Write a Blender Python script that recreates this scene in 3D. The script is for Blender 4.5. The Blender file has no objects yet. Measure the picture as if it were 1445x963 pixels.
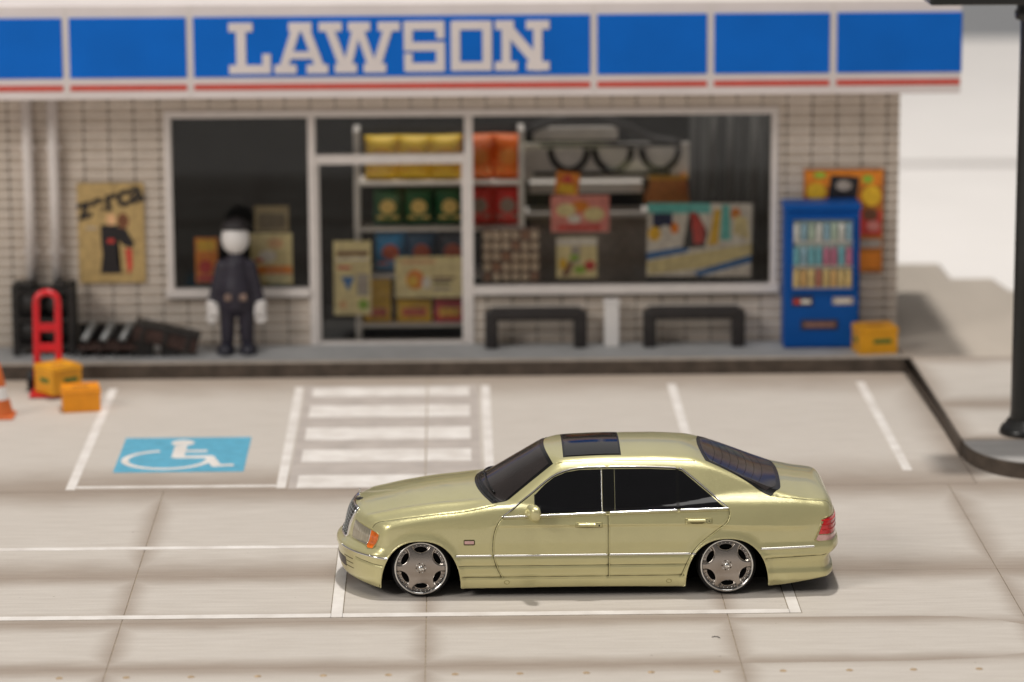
import bpy, bmesh, math, random
import numpy as np
from mathutils import Vector, Matrix
from mathutils.geometry import delaunay_2d_cdt, tessellate_polygon
random.seed(7); rng = np.random.default_rng(7)
S = bpy.context.scene
COL = S.collection
PI = math.pi

# ------------------------------------------------------------------ camera
FPX = 5000.0
pitch, yaw, roll = math.radians(11.6), math.radians(1.0), math.radians(0.3)
fw = Vector((math.sin(yaw)*math.cos(pitch), math.cos(yaw)*math.cos(pitch), -math.sin(pitch)))
rt = Vector((math.cos(yaw), -math.sin(yaw), 0)); up = rt.cross(fw)
rt, up = rt*math.cos(roll)-up*math.sin(roll), rt*math.sin(roll)+up*math.cos(roll)
cd = bpy.data.cameras.new('camera'); cam = bpy.data.objects.new('camera', cd); COL.objects.link(cam)
M = Matrix(((rt.x, up.x, -fw.x, -1.234), (rt.y, up.y, -fw.y, -35.85), (rt.z, up.z, -fw.z, 9.844), (0, 0, 0, 1)))
cam.matrix_world = M
cd.sensor_width = 36.0; cd.lens = FPX/1445*36; cd.clip_end = 500; cd.clip_start = 0.5
cd.dof.use_dof = True; cd.dof.focus_distance = 36.25; cd.dof.aperture_fstop = 0.39
S.camera = cam

# ------------------------------------------------------------------ world and lamps
W = bpy.data.worlds.new('World'); S.world = W; W.use_nodes = True
bg = W.node_tree.nodes['Background']; bg.inputs[0].default_value = (1.0, 0.965, 0.93, 1); bg.inputs[1].default_value = 0.17
def area(name, loc, target, size, power, col):
    l = bpy.data.lights.new(name, 'AREA'); l.shape = 'DISK'; l.size = size; l.energy = power; l.color = col
    o = bpy.data.objects.new(name, l); COL.objects.link(o); o.location = loc
    o.rotation_euler = (Vector(target)-Vector(loc)).to_track_quat('-Z', 'Y').to_euler(); return o
area('key_lamp', (2.5, 3+0.13*90, 90), (1, 3, 0), 5.0, 52000, (1.0, 0.962, 0.91))
area('overhead_softbox', (4, -12, 46), (1, 6, 0), 22.0, 4600, (1.0, 0.965, 0.925))
area('side_fill', (-45, -32, 36), (0, 8, 1), 22.0, 15500, (1.0, 0.955, 0.90))  # unseen fill lamp, added to brighten the shopfront
vs = S.view_settings; vs.view_transform = 'Standard'; vs.look = 'None'; vs.exposure = 0.0; vs.gamma = 1.0; vs.use_curve_mapping = False
S.render.engine = 'CYCLES'

# ------------------------------------------------------------------ materials
def lin(c): return tuple(((v/255)/12.92 if v/255 <= .04045 else ((v/255+.055)/1.055)**2.4) for v in c)
MATS = {}
def mat(name, col, rough=.6, metal=0., coat=0., var=.12, scale=6., bump=0., spec=.5, dirt=None, stretch=None):
    m = bpy.data.materials.new(name); m.use_nodes = True; nt = m.node_tree; b = nt.nodes['Principled BSDF']
    b.inputs['Roughness'].default_value = rough; b.inputs['Metallic'].default_value = metal
    b.inputs['Coat Weight'].default_value = coat; b.inputs['Coat Roughness'].default_value = .04
    b.inputs['Specular IOR Level'].default_value = spec
    tc = nt.nodes.new('ShaderNodeTexCoord'); src = tc.outputs['Object']
    if stretch:
        mp = nt.nodes.new('ShaderNodeMapping'); mp.inputs['Scale'].default_value = stretch
        nt.links.new(src, mp.inputs[0]); src = mp.outputs[0]
    n = nt.nodes.new('ShaderNodeTexNoise'); n.inputs['Scale'].default_value = scale; n.inputs['Detail'].default_value = 6
    nt.links.new(src, n.inputs['Vector'])
    r = nt.nodes.new('ShaderNodeValToRGB'); e = r.color_ramp.elements
    e[0].position = .3; e[1].position = .72
    e[0].color = (*[max(0, c*(1-var)) for c in (dirt or col)], 1); e[1].color = (*[min(1, c*(1+var)) for c in col], 1)
    nt.links.new(n.outputs['Fac'], r.inputs[0]); nt.links.new(r.outputs[0], b.inputs['Base Color'])
    if bump:
        bp = nt.nodes.new('ShaderNodeBump'); bp.inputs['Strength'].default_value = bump; bp.inputs['Distance'].default_value = .01
        n2 = nt.nodes.new('ShaderNodeTexNoise'); n2.inputs['Scale'].default_value = scale*9; n2.inputs['Detail'].default_value = 4
        nt.links.new(src, n2.inputs['Vector']); nt.links.new(n2.outputs['Fac'], bp.inputs['Height']); nt.links.new(bp.outputs[0], b.inputs['Normal'])
    MATS[name] = m; return m
def paint_mat():
    m = mat('car_paint', (.645, .60, .315), .35, .56, .8, .03, 3.)
    nt = m.node_tree; b = nt.nodes['Principled BSDF']
    tc = nt.nodes.new('ShaderNodeTexCoord')
    v = nt.nodes.new('ShaderNodeTexVoronoi'); v.inputs['Scale'].default_value = 240
    nt.links.new(tc.outputs['Object'], v.inputs['Vector'])
    geo = nt.nodes.new('ShaderNodeNewGeometry')
    sub = nt.nodes.new('ShaderNodeVectorMath'); sub.operation = 'SUBTRACT'; sub.inputs[1].default_value = (.5, .5, .5)
    nt.links.new(v.outputs['Color'], sub.inputs[0])
    sc = nt.nodes.new('ShaderNodeVectorMath'); sc.operation = 'SCALE'; sc.inputs['Scale'].default_value = .15
    nt.links.new(sub.outputs[0], sc.inputs[0])
    ad = nt.nodes.new('ShaderNodeVectorMath'); ad.operation = 'ADD'
    nt.links.new(geo.outputs['Normal'], ad.inputs[0]); nt.links.new(sc.outputs[0], ad.inputs[1])
    nm = nt.nodes.new('ShaderNodeVectorMath'); nm.operation = 'NORMALIZE'; nt.links.new(ad.outputs[0], nm.inputs[0])
    nt.links.new(nm.outputs[0], b.inputs['Normal'])
    return m
PAINT = paint_mat()
CHROME = mat('chrome', (.78, .77, .75), .12, 1., var=.02)
RIM = mat('rim_metal', (.40, .36, .325), .20, 1., var=.06)
TINT = mat('tinted_glass', (.004, .004, .005), .09, 0, 0, .1, spec=.42)
TINT2 = mat('smoked_glass', (.026, .021, .02), .13, 0, 0, .3, 2., spec=.38)
BLACK = mat('black_plastic', (.006, .006, .006), .25, spec=.3)
GAP = mat('panel_gap_wash', (.10, .085, .03), .7)
GAPL = mat('panel_edge_wash', (.42, .37, .16), .35, .5, .6)
RUBBER = mat('tyre_rubber', (.012, .012, .013), .65)
WELL = mat('wheel_well_black', (.004, .004, .004), .9, spec=.0)
ORANGE_L = mat('indicator_orange', (.80, .15, .008), .14, 0, .5, .40, 26)
CLEAR_L = mat('lamp_lens', (.40, .36, .27), .16, .5, .6, .18, 10, stretch=(1, 6, 1))
RED_L = mat('tail_lamp_red', (.62, .006, .010), .16, 0, .5, .25, 14)
PINK_L = mat('tail_lamp_clear', (.62, .36, .33), .12, .1, 1, .15, 14)
HEATED = mat('heater_line', (.02, .015, .014), .6, spec=.1)

def slab_mat():
    m = bpy.data.materials.new('weathered_concrete'); m.use_nodes = True; nt = m.node_tree; b = nt.nodes['Principled BSDF']
    b.inputs['Roughness'].default_value = .62; b.inputs['Specular IOR Level'].default_value = .3
    N = nt.nodes.new; L = nt.links.new
    uv = N('ShaderNodeUVMap'); uv.uv_map = 'UVMap'
    tc = N('ShaderNodeTexCoord')
    sx = N('ShaderNodeSeparateXYZ'); L(uv.outputs[0], sx.inputs[0])
    wob = N('ShaderNodeTexNoise'); wob.inputs['Scale'].default_value = 1.3; wob.inputs['Detail'].default_value = 5; L(tc.outputs['Object'], wob.inputs['Vector'])
    def math_(op, a, bb=None):
        n = N('ShaderNodeMath'); n.operation = op
        for i, v in enumerate((a, bb)):
            if v is None: continue
            if isinstance(v, (int, float)): n.inputs[i].default_value = v
            else: L(v, n.inputs[i])
        return n.outputs[0]
    u1 = math_('MINIMUM', sx.outputs[0], math_('SUBTRACT', 1., sx.outputs[0]))
    v1 = math_('MINIMUM', sx.outputs[1], math_('SUBTRACT', 1., sx.outputs[1]))
    u1 = math_('ADD', math_('MULTIPLY', u1, 2.4), .07)
    d = math_('MINIMUM', u1, v1)
    d = math_('ADD', d, math_('MULTIPLY', math_('SUBTRACT', wob.outputs['Fac'], .5), .12))
    r = N('ShaderNodeValToRGB'); r.color_ramp.interpolation = 'EASE'; e = r.color_ramp.elements
    e[0].position = 0.; e[0].color = (.36, .30, .25, 1); e[1].position = .27; e[1].color = (.58, .535, .485, 1)
    L(d, r.inputs[0])
    st = N('ShaderNodeMapping'); st.inputs['Scale'].default_value = (.7, 6, 1); L(tc.outputs['Object'], st.inputs[0])
    n2 = N('ShaderNodeTexNoise'); n2.inputs['Scale'].default_value = 2.2; n2.inputs['Detail'].default_value = 8; n2.inputs['Roughness'].default_value = .65; L(st.outputs[0], n2.inputs['Vector'])
    n3 = N('ShaderNodeTexNoise'); n3.inputs['Scale'].default_value = 42; n3.inputs['Detail'].default_value = 5; L(tc.outputs['Object'], n3.inputs['Vector'])
    mx = N('ShaderNodeMix'); mx.data_type = 'RGBA'; mx.blend_type = 'MULTIPLY'; mx.inputs[0].default_value = 1
    r2 = N('ShaderNodeValToRGB'); e = r2.color_ramp.elements; e[0].position = .25; e[0].color = (.82, .80, .78, 1); e[1].position = .68; e[1].color = (1.03, 1.03, 1.03, 1)
    L(math_('ADD', math_('MULTIPLY', n2.outputs['Fac'], .75), math_('MULTIPLY', n3.outputs['Fac'], .25)), r2.inputs[0])
    L(r.outputs[0], mx.inputs[6]); L(r2.outputs[0], mx.inputs[7])
    # sparse dark specks
    n4 = N('ShaderNodeTexNoise'); n4.inputs['Scale'].default_value = 17; n4.inputs['Detail'].default_value = 2; L(tc.outputs['Object'], n4.inputs['Vector'])
    r4 = N('ShaderNodeValToRGB'); e = r4.color_ramp.elements; e[0].position = .20; e[0].color = (.45, .42, .38, 1); e[1].position = .245; e[1].color = (1, 1, 1, 1)
    L(n4.outputs['Fac'], r4.inputs[0])
    mx2 = N('ShaderNodeMix'); mx2.data_type = 'RGBA'; mx2.blend_type = 'MULTIPLY'; mx2.inputs[0].default_value = 1
    L(mx.outputs[2], mx2.inputs[6]); L(r4.outputs[0], mx2.inputs[7]); L(mx2.outputs[2], b.inputs['Base Color'])
    bp = N('ShaderNodeBump'); bp.inputs['Strength'].default_value = .15; bp.inputs['Distance'].default_value = .005
    L(n3.outputs['Fac'], bp.inputs['Height']); L(bp.outputs[0], b.inputs['Normal'])
    return m
CONC = slab_mat()
JOINT = mat('joint_sand', (.42, .34, .22), .9, var=.5, scale=14)
LINE = mat('road_paint', (.80, .765, .73), .6, var=.04, scale=3, dirt=(.66, .61, .565))
LINEEDGE = mat('line_outline', (.25, .21, .16), .8, var=.4, scale=25)
BLUE_P = mat('blue_ground_paint', (.10, .38, .54), .6, var=.12, scale=7)
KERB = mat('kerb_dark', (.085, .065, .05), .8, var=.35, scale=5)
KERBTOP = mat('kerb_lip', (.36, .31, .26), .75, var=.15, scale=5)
SIDEW = mat('sidewalk_grey', (.40, .405, .41), .7, var=.1, scale=3, bump=.1)
GREYC = mat('island_grey', (.40, .385, .37), .7, var=.1, scale=3, bump=.1)
TILE = mat('wall_tile', (.53, .45, .375), .5, var=.10, scale=5)
GROUT = mat('grout', (.15, .115, .085), .9, var=.3, scale=9)
FRAME = mat('frame_white', (.74, .685, .65), .45, var=.05)
SIGNW = mat('sign_white', (.77, .70, .685), .4, var=.04, scale=2)
SIGNB = mat('sign_blue', (.003, .145, .62), .45, var=.08, scale=1.1, spec=.15)
SIGNR = mat('sign_red', (.62, .075, .05), .4, var=.06)
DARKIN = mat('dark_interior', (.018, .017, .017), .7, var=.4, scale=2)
SHELF = mat('shelf_white', (.72, .67, .63), .5, var=.08)
TABLEW = mat('white_table', (.93, .89, .86), .7, var=.03, scale=.3)
WALLG = mat('grey_backdrop', (.56, .57, .59), .8, var=.05, scale=.2)
POSTB = mat('lamp_post_black', (.010, .010, .009), .42, .2, .2, .3, 6)
DARKM = mat('dark_metal', (.022, .020, .019), .55, .2, var=.4, scale=6)
DARKW = mat('dark_rust', (.055, .028, .022), .8, var=.5, scale=6)
STEEL = mat('grey_steel', (.33, .34, .34), .45, .5, var=.2, scale=6)
BENCH = mat('bench_black', (.022, .018, .018), .45, var=.2)
RED = mat('red_paint', (.66, .01, .018), .35, 0, .4, var=.08)
YEL = mat('yellow_plastic', (.80, .37, .012), .45, var=.07, scale=8)
YEL2 = mat('amber_plastic', (.85, .31, .006), .45, var=.07, scale=8)
GREENL = mat('green_label', (.07, .17, .03), .6)
CONEO = mat('cone_orange', (.62, .14, .03), .55, var=.15)
WHITEP = mat('white_plastic', (.78, .75, .73), .4, var=.03)
NAVY = mat('navy_cloth', (.026, .022, .036), .55, var=.2, scale=9)
SHOE = mat('shoe_dark', (.022, .022, .034), .35, var=.2)
VBLUE = mat('machine_blue', (.002, .085, .36), .45, 0, 0, .07, 3, spec=.2)
VDARK = mat('machine_dark', (.03, .03, .05), .5)
def flat(name, rgb, rough=.55, gain=1.5): return mat(name, tuple(c*min(gain, .86/max(lin(rgb))) for c in lin(rgb)), rough, var=.24, scale=11)
def glass_mat():
    m = bpy.data.materials.new('window_glass'); m.use_nodes = True; nt = m.node_tree; nt.nodes.clear(); N = nt.nodes.new; L = nt.links.new
    o = N('ShaderNodeOutputMaterial'); t = N('ShaderNodeBsdfTransparent'); g = N('ShaderNodeBsdfGlossy'); g.inputs['Roughness'].default_value = .02
    tc = N('ShaderNodeTexCoord'); n = N('ShaderNodeTexNoise'); n.inputs['Scale'].default_value = 1.2; L(tc.outputs['Object'], n.inputs['Vector'])
    r = N('ShaderNodeValToRGB'); r.color_ramp.elements[0].color = (.90, .90, .89, 1); r.color_ramp.elements[1].color = (.96, .96, .95, 1); L(n.outputs['Fac'], r.inputs[0]); L(r.outputs[0], t.inputs[0])
    f = N('ShaderNodeFresnel'); f.inputs[0].default_value = 1.3; mx = N('ShaderNodeMixShader')
    L(f.outputs[0], mx.inputs[0]); L(t.outputs[0], mx.inputs[1]); L(g.outputs[0], mx.inputs[2]); L(mx.outputs[0], o.inputs[0]); return m
GLASS = glass_mat()

# ------------------------------------------------------------------ mesh helpers
def mesh(name, V, F, m, parent=None, smooth=False):
    me = bpy.data.meshes.new(name); me.from_pydata([tuple(map(float, v)) for v in V], [], [tuple(int(i) for i in f) for f in F]); me.update()
    me.materials.append(m)
    if smooth: me.shade_smooth()
    o = bpy.data.objects.new(name, me); COL.objects.link(o)
    if parent: o.parent = parent
    return o
def bmobj(name, bm, m, parent=None, smooth=False):
    me = bpy.data.meshes.new(name); bmesh.ops.recalc_face_normals(bm, faces=bm.faces); bm.to_mesh(me); bm.free(); me.materials.append(m)
    if smooth: me.shade_smooth()
    o = bpy.data.objects.new(name, me); COL.objects.link(o)
    if parent: o.parent = parent
    return o
def addbox(bm, x0, x1, y0, y1, z0, z1, bev=0., mtx=None):
    vs_ = [bm.verts.new((x, y, z)) for x in (x0, x1) for y in (y0, y1) for z in (z0, z1)]
    fs = [bm.faces.new([vs_[i] for i in q]) for q in ((0, 1, 3, 2), (4, 6, 7, 5), (0, 4, 5, 1), (2, 3, 7, 6), (0, 2, 6, 4), (1, 5, 7, 3))]
    if bev:
        ed = list({e for f in fs for e in f.edges})
        r = bmesh.ops.bevel(bm, geom=ed, offset=bev, segments=2, affect='EDGES', profile=.5)
        vs_ = list({v for f in r['faces'] for v in f.verts} | {v for v in vs_ if v.is_valid})
    if mtx is not None: bmesh.ops.transform(bm, matrix=mtx, verts=[v for v in vs_ if v.is_valid])
def box(name, x0, x1, y0, y1, z0, z1, m, parent=None, bev=0., mtx=None):
    bm = bmesh.new(); addbox(bm, x0, x1, y0, y1, z0, z1, bev, mtx); return bmobj(name, bm, m, parent)
def lathe_pts(prof, n, axis='z'):
    V = []; F = []
    for i in range(n):
        a = 2*PI*i/n
        for r, h in prof:
            c, s = r*math.cos(a), r*math.sin(a)
            V.append((c, s, h) if axis == 'z' else (c, h, s))
    k = len(prof)
    for i in range(n):
        j = (i+1) % n
        for t in range(k-1):
            F.append((i*k+t, j*k+t, j*k+t+1, i*k+t+1) if axis == 'z' else (i*k+t, i*k+t+1, j*k+t+1, j*k+t))
    return V, F
def lathe(name, prof, m, parent=None, n=48, loc=(0, 0, 0), axis='z', smooth=True):
    V, F = lathe_pts(prof, n, axis)
    return mesh(name, [(v[0]+loc[0], v[1]+loc[1], v[2]+loc[2]) for v in V], F, m, parent, smooth)
def prism(name, poly, h0, h1, m, parent=None, plane='xy'):
    """extruded 2-D polygon; plane 'xy' extrudes along z, 'xz' along y"""
    bm = bmesh.new(); n = len(poly)
    mk = (lambda p, h: (p[0], p[1], h)) if plane == 'xy' else (lambda p, h: (p[0], h, p[1]))
    a = [bm.verts.new(mk(p, h0)) for p in poly]; b = [bm.verts.new(mk(p, h1)) for p in poly]
    bm.faces.new(a); bm.faces.new(b)
    for i in range(n): bm.faces.new((a[i], a[(i+1) % n], b[(i+1) % n], b[i]))
    bmesh.ops.triangulate(bm, faces=[f for f in bm.faces if len(f.verts) > 4])
    return bmobj(name, bm, m, parent)
def strokes(name, segs, w, h0, h1, m, parent=None, plane='xz', step=.0006, cap=0.):
    """flat lettering: each segment is a bar; successive bars differ a hair in height"""
    bm = bmesh.new()
    for i, s in enumerate(segs):
        (ax, ay), (bx, by) = s[0], s[1]; ww = (s[2] if len(s) > 2 else w)/2
        dx, dy = bx-ax, by-ay; l = math.hypot(dx, dy) or 1; dx /= l; dy /= l
        ax -= dx*cap; ay -= dy*cap; bx += dx*cap; by += dy*cap
        q = [(ax-dy*ww, ay+dx*ww), (bx-dy*ww, by+dx*ww), (bx+dy*ww, by-dx*ww), (ax+dy*ww, ay-dx*ww)]
        e = h1+(step*i if h1 > h0 else -step*i)
        mk = (lambda p, h: (p[0], p[1], h)) if plane == 'xy' else (lambda p, h: (p[0], h, p[1]))
        A = [bm.verts.new(mk(p, h0)) for p in q]; B = [bm.verts.new(mk(p, e)) for p in q]
        bm.faces.new(A); bm.faces.new(B)
        for k in range(4): bm.faces.new((A[k], A[(k+1) % 4], B[(k+1) % 4], B[k]))
    return bmobj(name, bm, m, parent)
def tag(o, label, cat=None, group=None, kind=None):
    o['label'] = label
    if cat: o['category'] = cat
    if group: o['group'] = group
    if kind: o['kind'] = kind
    return o
def struct(o, label=None):
    o['kind'] = 'structure'
    if label: o['label'] = label
    return o
def thing(name, label, cat, loc=(0, 0, 0), group=None):
    o = bpy.data.objects.new(name, None); COL.objects.link(o); o.location = loc; o.empty_display_size = .1
    return tag(o, label, cat, group)
def under(o, root):
    """parent keeping world-space vertices of a mesh authored in world coordinates"""
    o.parent = root; o.matrix_parent_inverse = Matrix.Translation(root.location).inverted(); return o
def copy_tree(o, parent=None):
    c = o.copy(); COL.objects.link(c); c.parent = parent
    for ch in o.children: copy_tree(ch, c)
    return c
def tubepath(bm, pts, r, n=10, closed=False):
    pts = [Vector(p) for p in pts]; rings = []
    for i, p in enumerate(pts):
        a = pts[i-1] if (i or closed) else p; b = pts[(i+1) % len(pts)] if (i < len(pts)-1 or closed) else p
        t = (b-a).normalized(); u = t.cross(Vector((0, 0, 1)));
        if u.length < .05: u = t.cross(Vector((0, 1, 0)))
        u.normalize(); v = t.cross(u)
        rings.append([bm.verts.new(p+(u*math.cos(2*PI*k/n)+v*math.sin(2*PI*k/n))*r) for k in range(n)])
    m_ = len(rings)
    for i in range(m_ if closed else m_-1):
        A, B = rings[i], rings[(i+1) % m_]
        for k in range(n): bm.faces.new((A[k], A[(k+1) % n], B[(k+1) % n], B[k]))
    if not closed: bm.faces.new(rings[0]); bm.faces.new(rings[-1])

# ------------------------------------------------------------------ the ground: road slabs, car park, pavements
def inset(poly, d):
    P = [Vector(p) for p in poly]; n = len(P); A = sum(P[i].x*P[(i+1) % n].y-P[(i+1) % n].x*P[i].y for i in range(n))
    s = 1 if A > 0 else -1; out = []
    for i in range(n):
        e1 = (P[i]-P[i-1]).normalized(); e2 = (P[(i+1) % n]-P[i]).normalized()
        n1 = Vector((-e1.y, e1.x))*s; n2 = Vector((-e2.y, e2.x))*s; b = (n1+n2); b /= max(b.length_squared/2, .3)
        out.append(P[i]+b*d)
    return out
def slab(name, poly, z, parent, m, gap=.0028, th=.05, plain=False):
    o1 = inset(poly, gap); o2 = inset(poly, gap+.003); n = len(poly)
    V = [(p.x, p.y, z-th) for p in o1]+[(p.x, p.y, z-.003) for p in o1]+[(p.x, p.y, z) for p in o2]
    F = [tuple(range(2*n, 3*n))]
    for r in range(2):
        for i in range(n): j = (i+1) % n; F.append((r*n+i, r*n+j, (r+1)*n+j, (r+1)*n+i))
    o = mesh(name, V, F, m, parent)
    xs = [p[0] for p in poly]; ys = [p[1] for p in poly]
    uv = o.data.uv_layers.new(name='UVMap')
    for l in o.data.loops:
        v = o.data.vertices[l.vertex_index].co
        uv.data[l.index].uv = (.5, .5) if plain else ((v.x-min(xs))/(max(xs)-min(xs)), (v.y-min(ys))/(max(ys)-min(ys)))
    return o
road = struct(box('road', -10.6, 9, -5.0, 3.72, -.30, -.010, JOINT), 'pale weathered concrete slab road with sandy joints')
cx_ = [-10.55, -7.58, -4.55, -1.51, 1.51, 4.47, 8.9]
for i in range(6):
    a, b = cx_[i], cx_[i+1]
    slab('slab', [(a, 0), (b, 0), (b, 3.70), (a, 3.70)], 0, road, CONC)
    if i < 4:
        slab('slab', [(a, -1.74), (b, -1.74), (b, 0), (a, 0)], 0, road, CONC)
        slab('slab', [(a, -3.31), (b, -3.31), (b, -1.74), (a, -1.74)], 0, road, CONC)
        slab('slab', [(a, -4.9), (b, -4.9), (b, -3.31), (a, -3.31)], 0, road, CONC)
slab('slab', [(1.51, -1.74), (3.3, -1.74), (3.8, -1.77), (4.2, -1.92), (4.47, -2.12), (4.47, 0), (1.51, 0)], 0, road, CONC)
slab('slab', [(1.51, -3.31), (3.2, -3.29), (3.9, -3.2), (4.47, -3.0), (4.47, -2.12), (4.2, -1.92), (3.8, -1.77), (3.3, -1.74), (1.51, -1.74)], 0, road, CONC)
slab('slab', [(1.51, -4.9), (4.47, -4.9), (4.47, -3.0), (3.9, -3.2), (3.2, -3.29), (1.51, -3.31)], 0, road, CONC)
slab('slab', [(4.47, -2.12), (5.2, -2.55), (8.9, -2.55), (8.9, 0), (4.47, 0)], 0, road, CONC)
slab('slab', [(4.47, -3.0), (5.2, -2.55), (4.47, -2.12)], 0, road, CONC)
slab('slab', [(4.47, -4.9), (8.9, -4.9), (8.9, -2.55), (5.2, -2.55), (4.47, -3.0)], 0, road, CONC)
# rusty stud marks along the front strip
STUD = mat('rusty_stud', (.42, .30, .18), .7, var=.4, scale=20)
st_me = None
for k in range(17):
    x = -6.21+.623*k
    if st_me is None:
        s0 = lathe('stud', [(0, .010), (.02, .008), (.03, .004), (.036, .0)], STUD, road, 14); st_me = s0
        s0.location = (x, -3.585, .001)
    else:
        c = st_me.copy(); COL.objects.link(c); c.location = (x+random.uniform(-.01, .01), -3.585, .001); c.rotation_euler.z = k
lot = struct(box('car_park', -10.6, 4.80, 3.72, 9.80, -.30, -.008, JOINT), 'pale concrete car park with painted bays')
slab('slab', [(-10.55, 3.70), (-1.55, 3.70), (-1.55, 9.785), (-10.55, 9.785)], .004, lot, CONC, gap=.004)
slab('slab', [(-1.55, 3.70), (4.80, 3.70), (4.80, 9.785), (-1.55, 9.785)], .004, lot, CONC, gap=.004)
slab('slab', [(4.80, 3.70), (8.9, 3.70), (8.9, 5.4), (4.80, 5.4)], .002, road, CONC, gap=.004)
def mark(name, x0, x1, y0, y1, parent, z=.0, m=LINE, outline=0.):
    if outline: box('line_edge', x0-outline, x1+outline, y0-outline, y1+outline, z-.002, z+.0015, LINEEDGE, parent)
    return box(name, x0, x1, y0, y1, z-.002, z+.004, m, parent)
for x in (-5.63, -3.21, -.80, 1.625, 4.09): mark('bay_line', x-.055, x+.055, 3.78 if x < 0 else 4.35, 9.2, lot, .004)
mark('bay_line', -5.57, -3.27, 3.84, 3.93, lot, .004)
for a, b in ((8.62, 9.12), (7.43, 8.07), (6.18, 6.83), (5.04, 5.66), (3.78, 4.37)):
    mark('crossing_bar', -3.03, -1.56, a, b, lot, .004); mark('crossing_bar', -1.54, -1.01, a, b, lot, .004)
HATCH = mat('crossing_ground', (.46, .41, .375), .7, var=.1, scale=3)
box('crossing_ground', -3.13, -1.555, 3.74, 9.25, .003, .0058, HATCH, lot); box('crossing_ground', -1.545, -.90, 3.74, 9.25, .003, .0058, HATCH, lot)
# wheelchair bay symbol
hc = box('wheelchair_symbol_panel', -5.215, -3.685, 4.60, 6.37, .004, .0085, BLUE_P, lot)
sx, sy = -4.45, 5.48
arc = [(sx-.18+.50*math.cos(a), sy-.27+.46*math.sin(a)) for a in np.linspace(math.radians(105), math.radians(352), 26)]
segs = [(arc[i], arc[i+1]) for i in range(25)]
segs += [((sx-.06, sy+.42), (sx-.06, sy-.16), .15), ((sx-.06, sy+.16), (sx+.26, sy+.16), .10), ((sx-.08, sy-.14), (sx+.33, sy-.14), .13), ((sx+.31, sy-.12), (sx+.43, sy-.60), .12), ((sx+.39, sy-.60), (sx+.62, sy-.56), .10)]
strokes('wheelchair_symbol', segs, .085, .006, .0100, LINE, lot, 'xy', .00006, .012)
hd = [(sx-.05+.14*math.cos(a), sy+.60+.15*math.sin(a)) for a in np.linspace(0, 2*PI, 20, endpoint=False)]
prism('symbol_head', hd, .006, .0105, LINE, lot)
# road lines
mark('lane_line', -10.5, -2.47, 1.10, 1.215, road); mark('lane_line', -2.35, 2.14, 1.10, 1.215, road)
mark('lane_line', -10.5, -2.47, -1.60, -1.465, road, 0, LINE, .008); mark('lane_line', -2.35, 2.14, -1.60, -1.465, road, 0, LINE, .008)
mark('box_line', -2.466, -2.354, -1.60, 1.215, road, 0, LINE, .010); mark('box_line', 2.144, 2.256, -1.60, 1.215, road, 0, LINE, .010)

# raised pavement: kerb faces and tops
Zk = .195
walk = struct(box('sidewalk', -10.6, 4.72, 9.93, 14.5, -.3, Zk, SIDEW), 'grey raised walkway in front of the shop')
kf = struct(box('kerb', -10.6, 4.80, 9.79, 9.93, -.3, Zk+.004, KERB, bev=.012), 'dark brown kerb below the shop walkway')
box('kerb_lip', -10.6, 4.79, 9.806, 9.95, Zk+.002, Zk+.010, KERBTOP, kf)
corner = [(5.52+.70*math.cos(a), 5.02+1.15*math.sin(a)) for a in np.linspace(PI, 1.5*PI, 14)]
isl = corner+[(9.0, 3.87), (9.0, 14.49), (7.6, 14.49), (6.87, 14.49), (6.76, 15.46), (6.15, 15.47), (6.14, 16.70), (4.72, 16.75), (4.72, 9.93), (4.82, 9.79)]
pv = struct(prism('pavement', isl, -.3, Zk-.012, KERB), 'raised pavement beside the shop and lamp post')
slab('paving', [(4.835, 5.03), (8.95, 5.03), (8.95, 7.0), (4.835, 7.0)], Zk, pv, CONC, gap=.002)
slab('paving', [(4.835, 7.0), (8.95, 7.0), (8.95, 9.86), (4.835, 9.86)], Zk, pv, CONC, gap=.002)
slab('paving', [(4.74, 9.86), (8.95, 9.86), (8.95, 14.47), (6.85, 14.47), (6.74, 15.44), (6.13, 15.45), (6.12, 16.68), (4.74, 16.72)], Zk, pv, mat('rear_paving', (.48, .42, .355), .7, var=.05, scale=.8, stretch=(2, .5, 1)), gap=.002, plain=True)
c2 = [(5.52+.685*math.cos(a), 5.02+1.135*math.sin(a)) for a in np.linspace(PI, 1.5*PI, 14)]
prism('island_cap', c2+[(8.97, 3.885), (8.97, 5.03)], Zk-.012, Zk+.003, GREYC, pv)
box('kerb_edge', 4.80, 4.835, 5.03, 9.85, -.02, Zk+.004, KERB, pv, bev=.006)

# white table and grey room behind
tb = struct(box('table', -60, 60, -60, 33.9, -1.4, -1.0, TABLEW), 'white table under the model')
tb2 = struct(box('table_far', -60, 60, 34.6, 55.4, -1.4, -1.0, TABLEW), 'far part of the white table behind the shadow strip')
gp_ = struct(box('table_shadow_line', -60, 60, 33.9, 34.6, -1.5, -1.25, mat('shadow_line_dark', (.22, .20, .19), .8)), 'dark strip standing in for a shadow line across the table')  # dark-coloured strip imitates a shadow line crossing the white table
rm = struct(box('backdrop', -90, 90, 75, 76, -30, 60, WALLG), 'plain grey wall far behind the table')
rf = struct(box('room_floor', -90, 90, -60, 75, -31, -30, WALLG), 'grey floor of the room')

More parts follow.
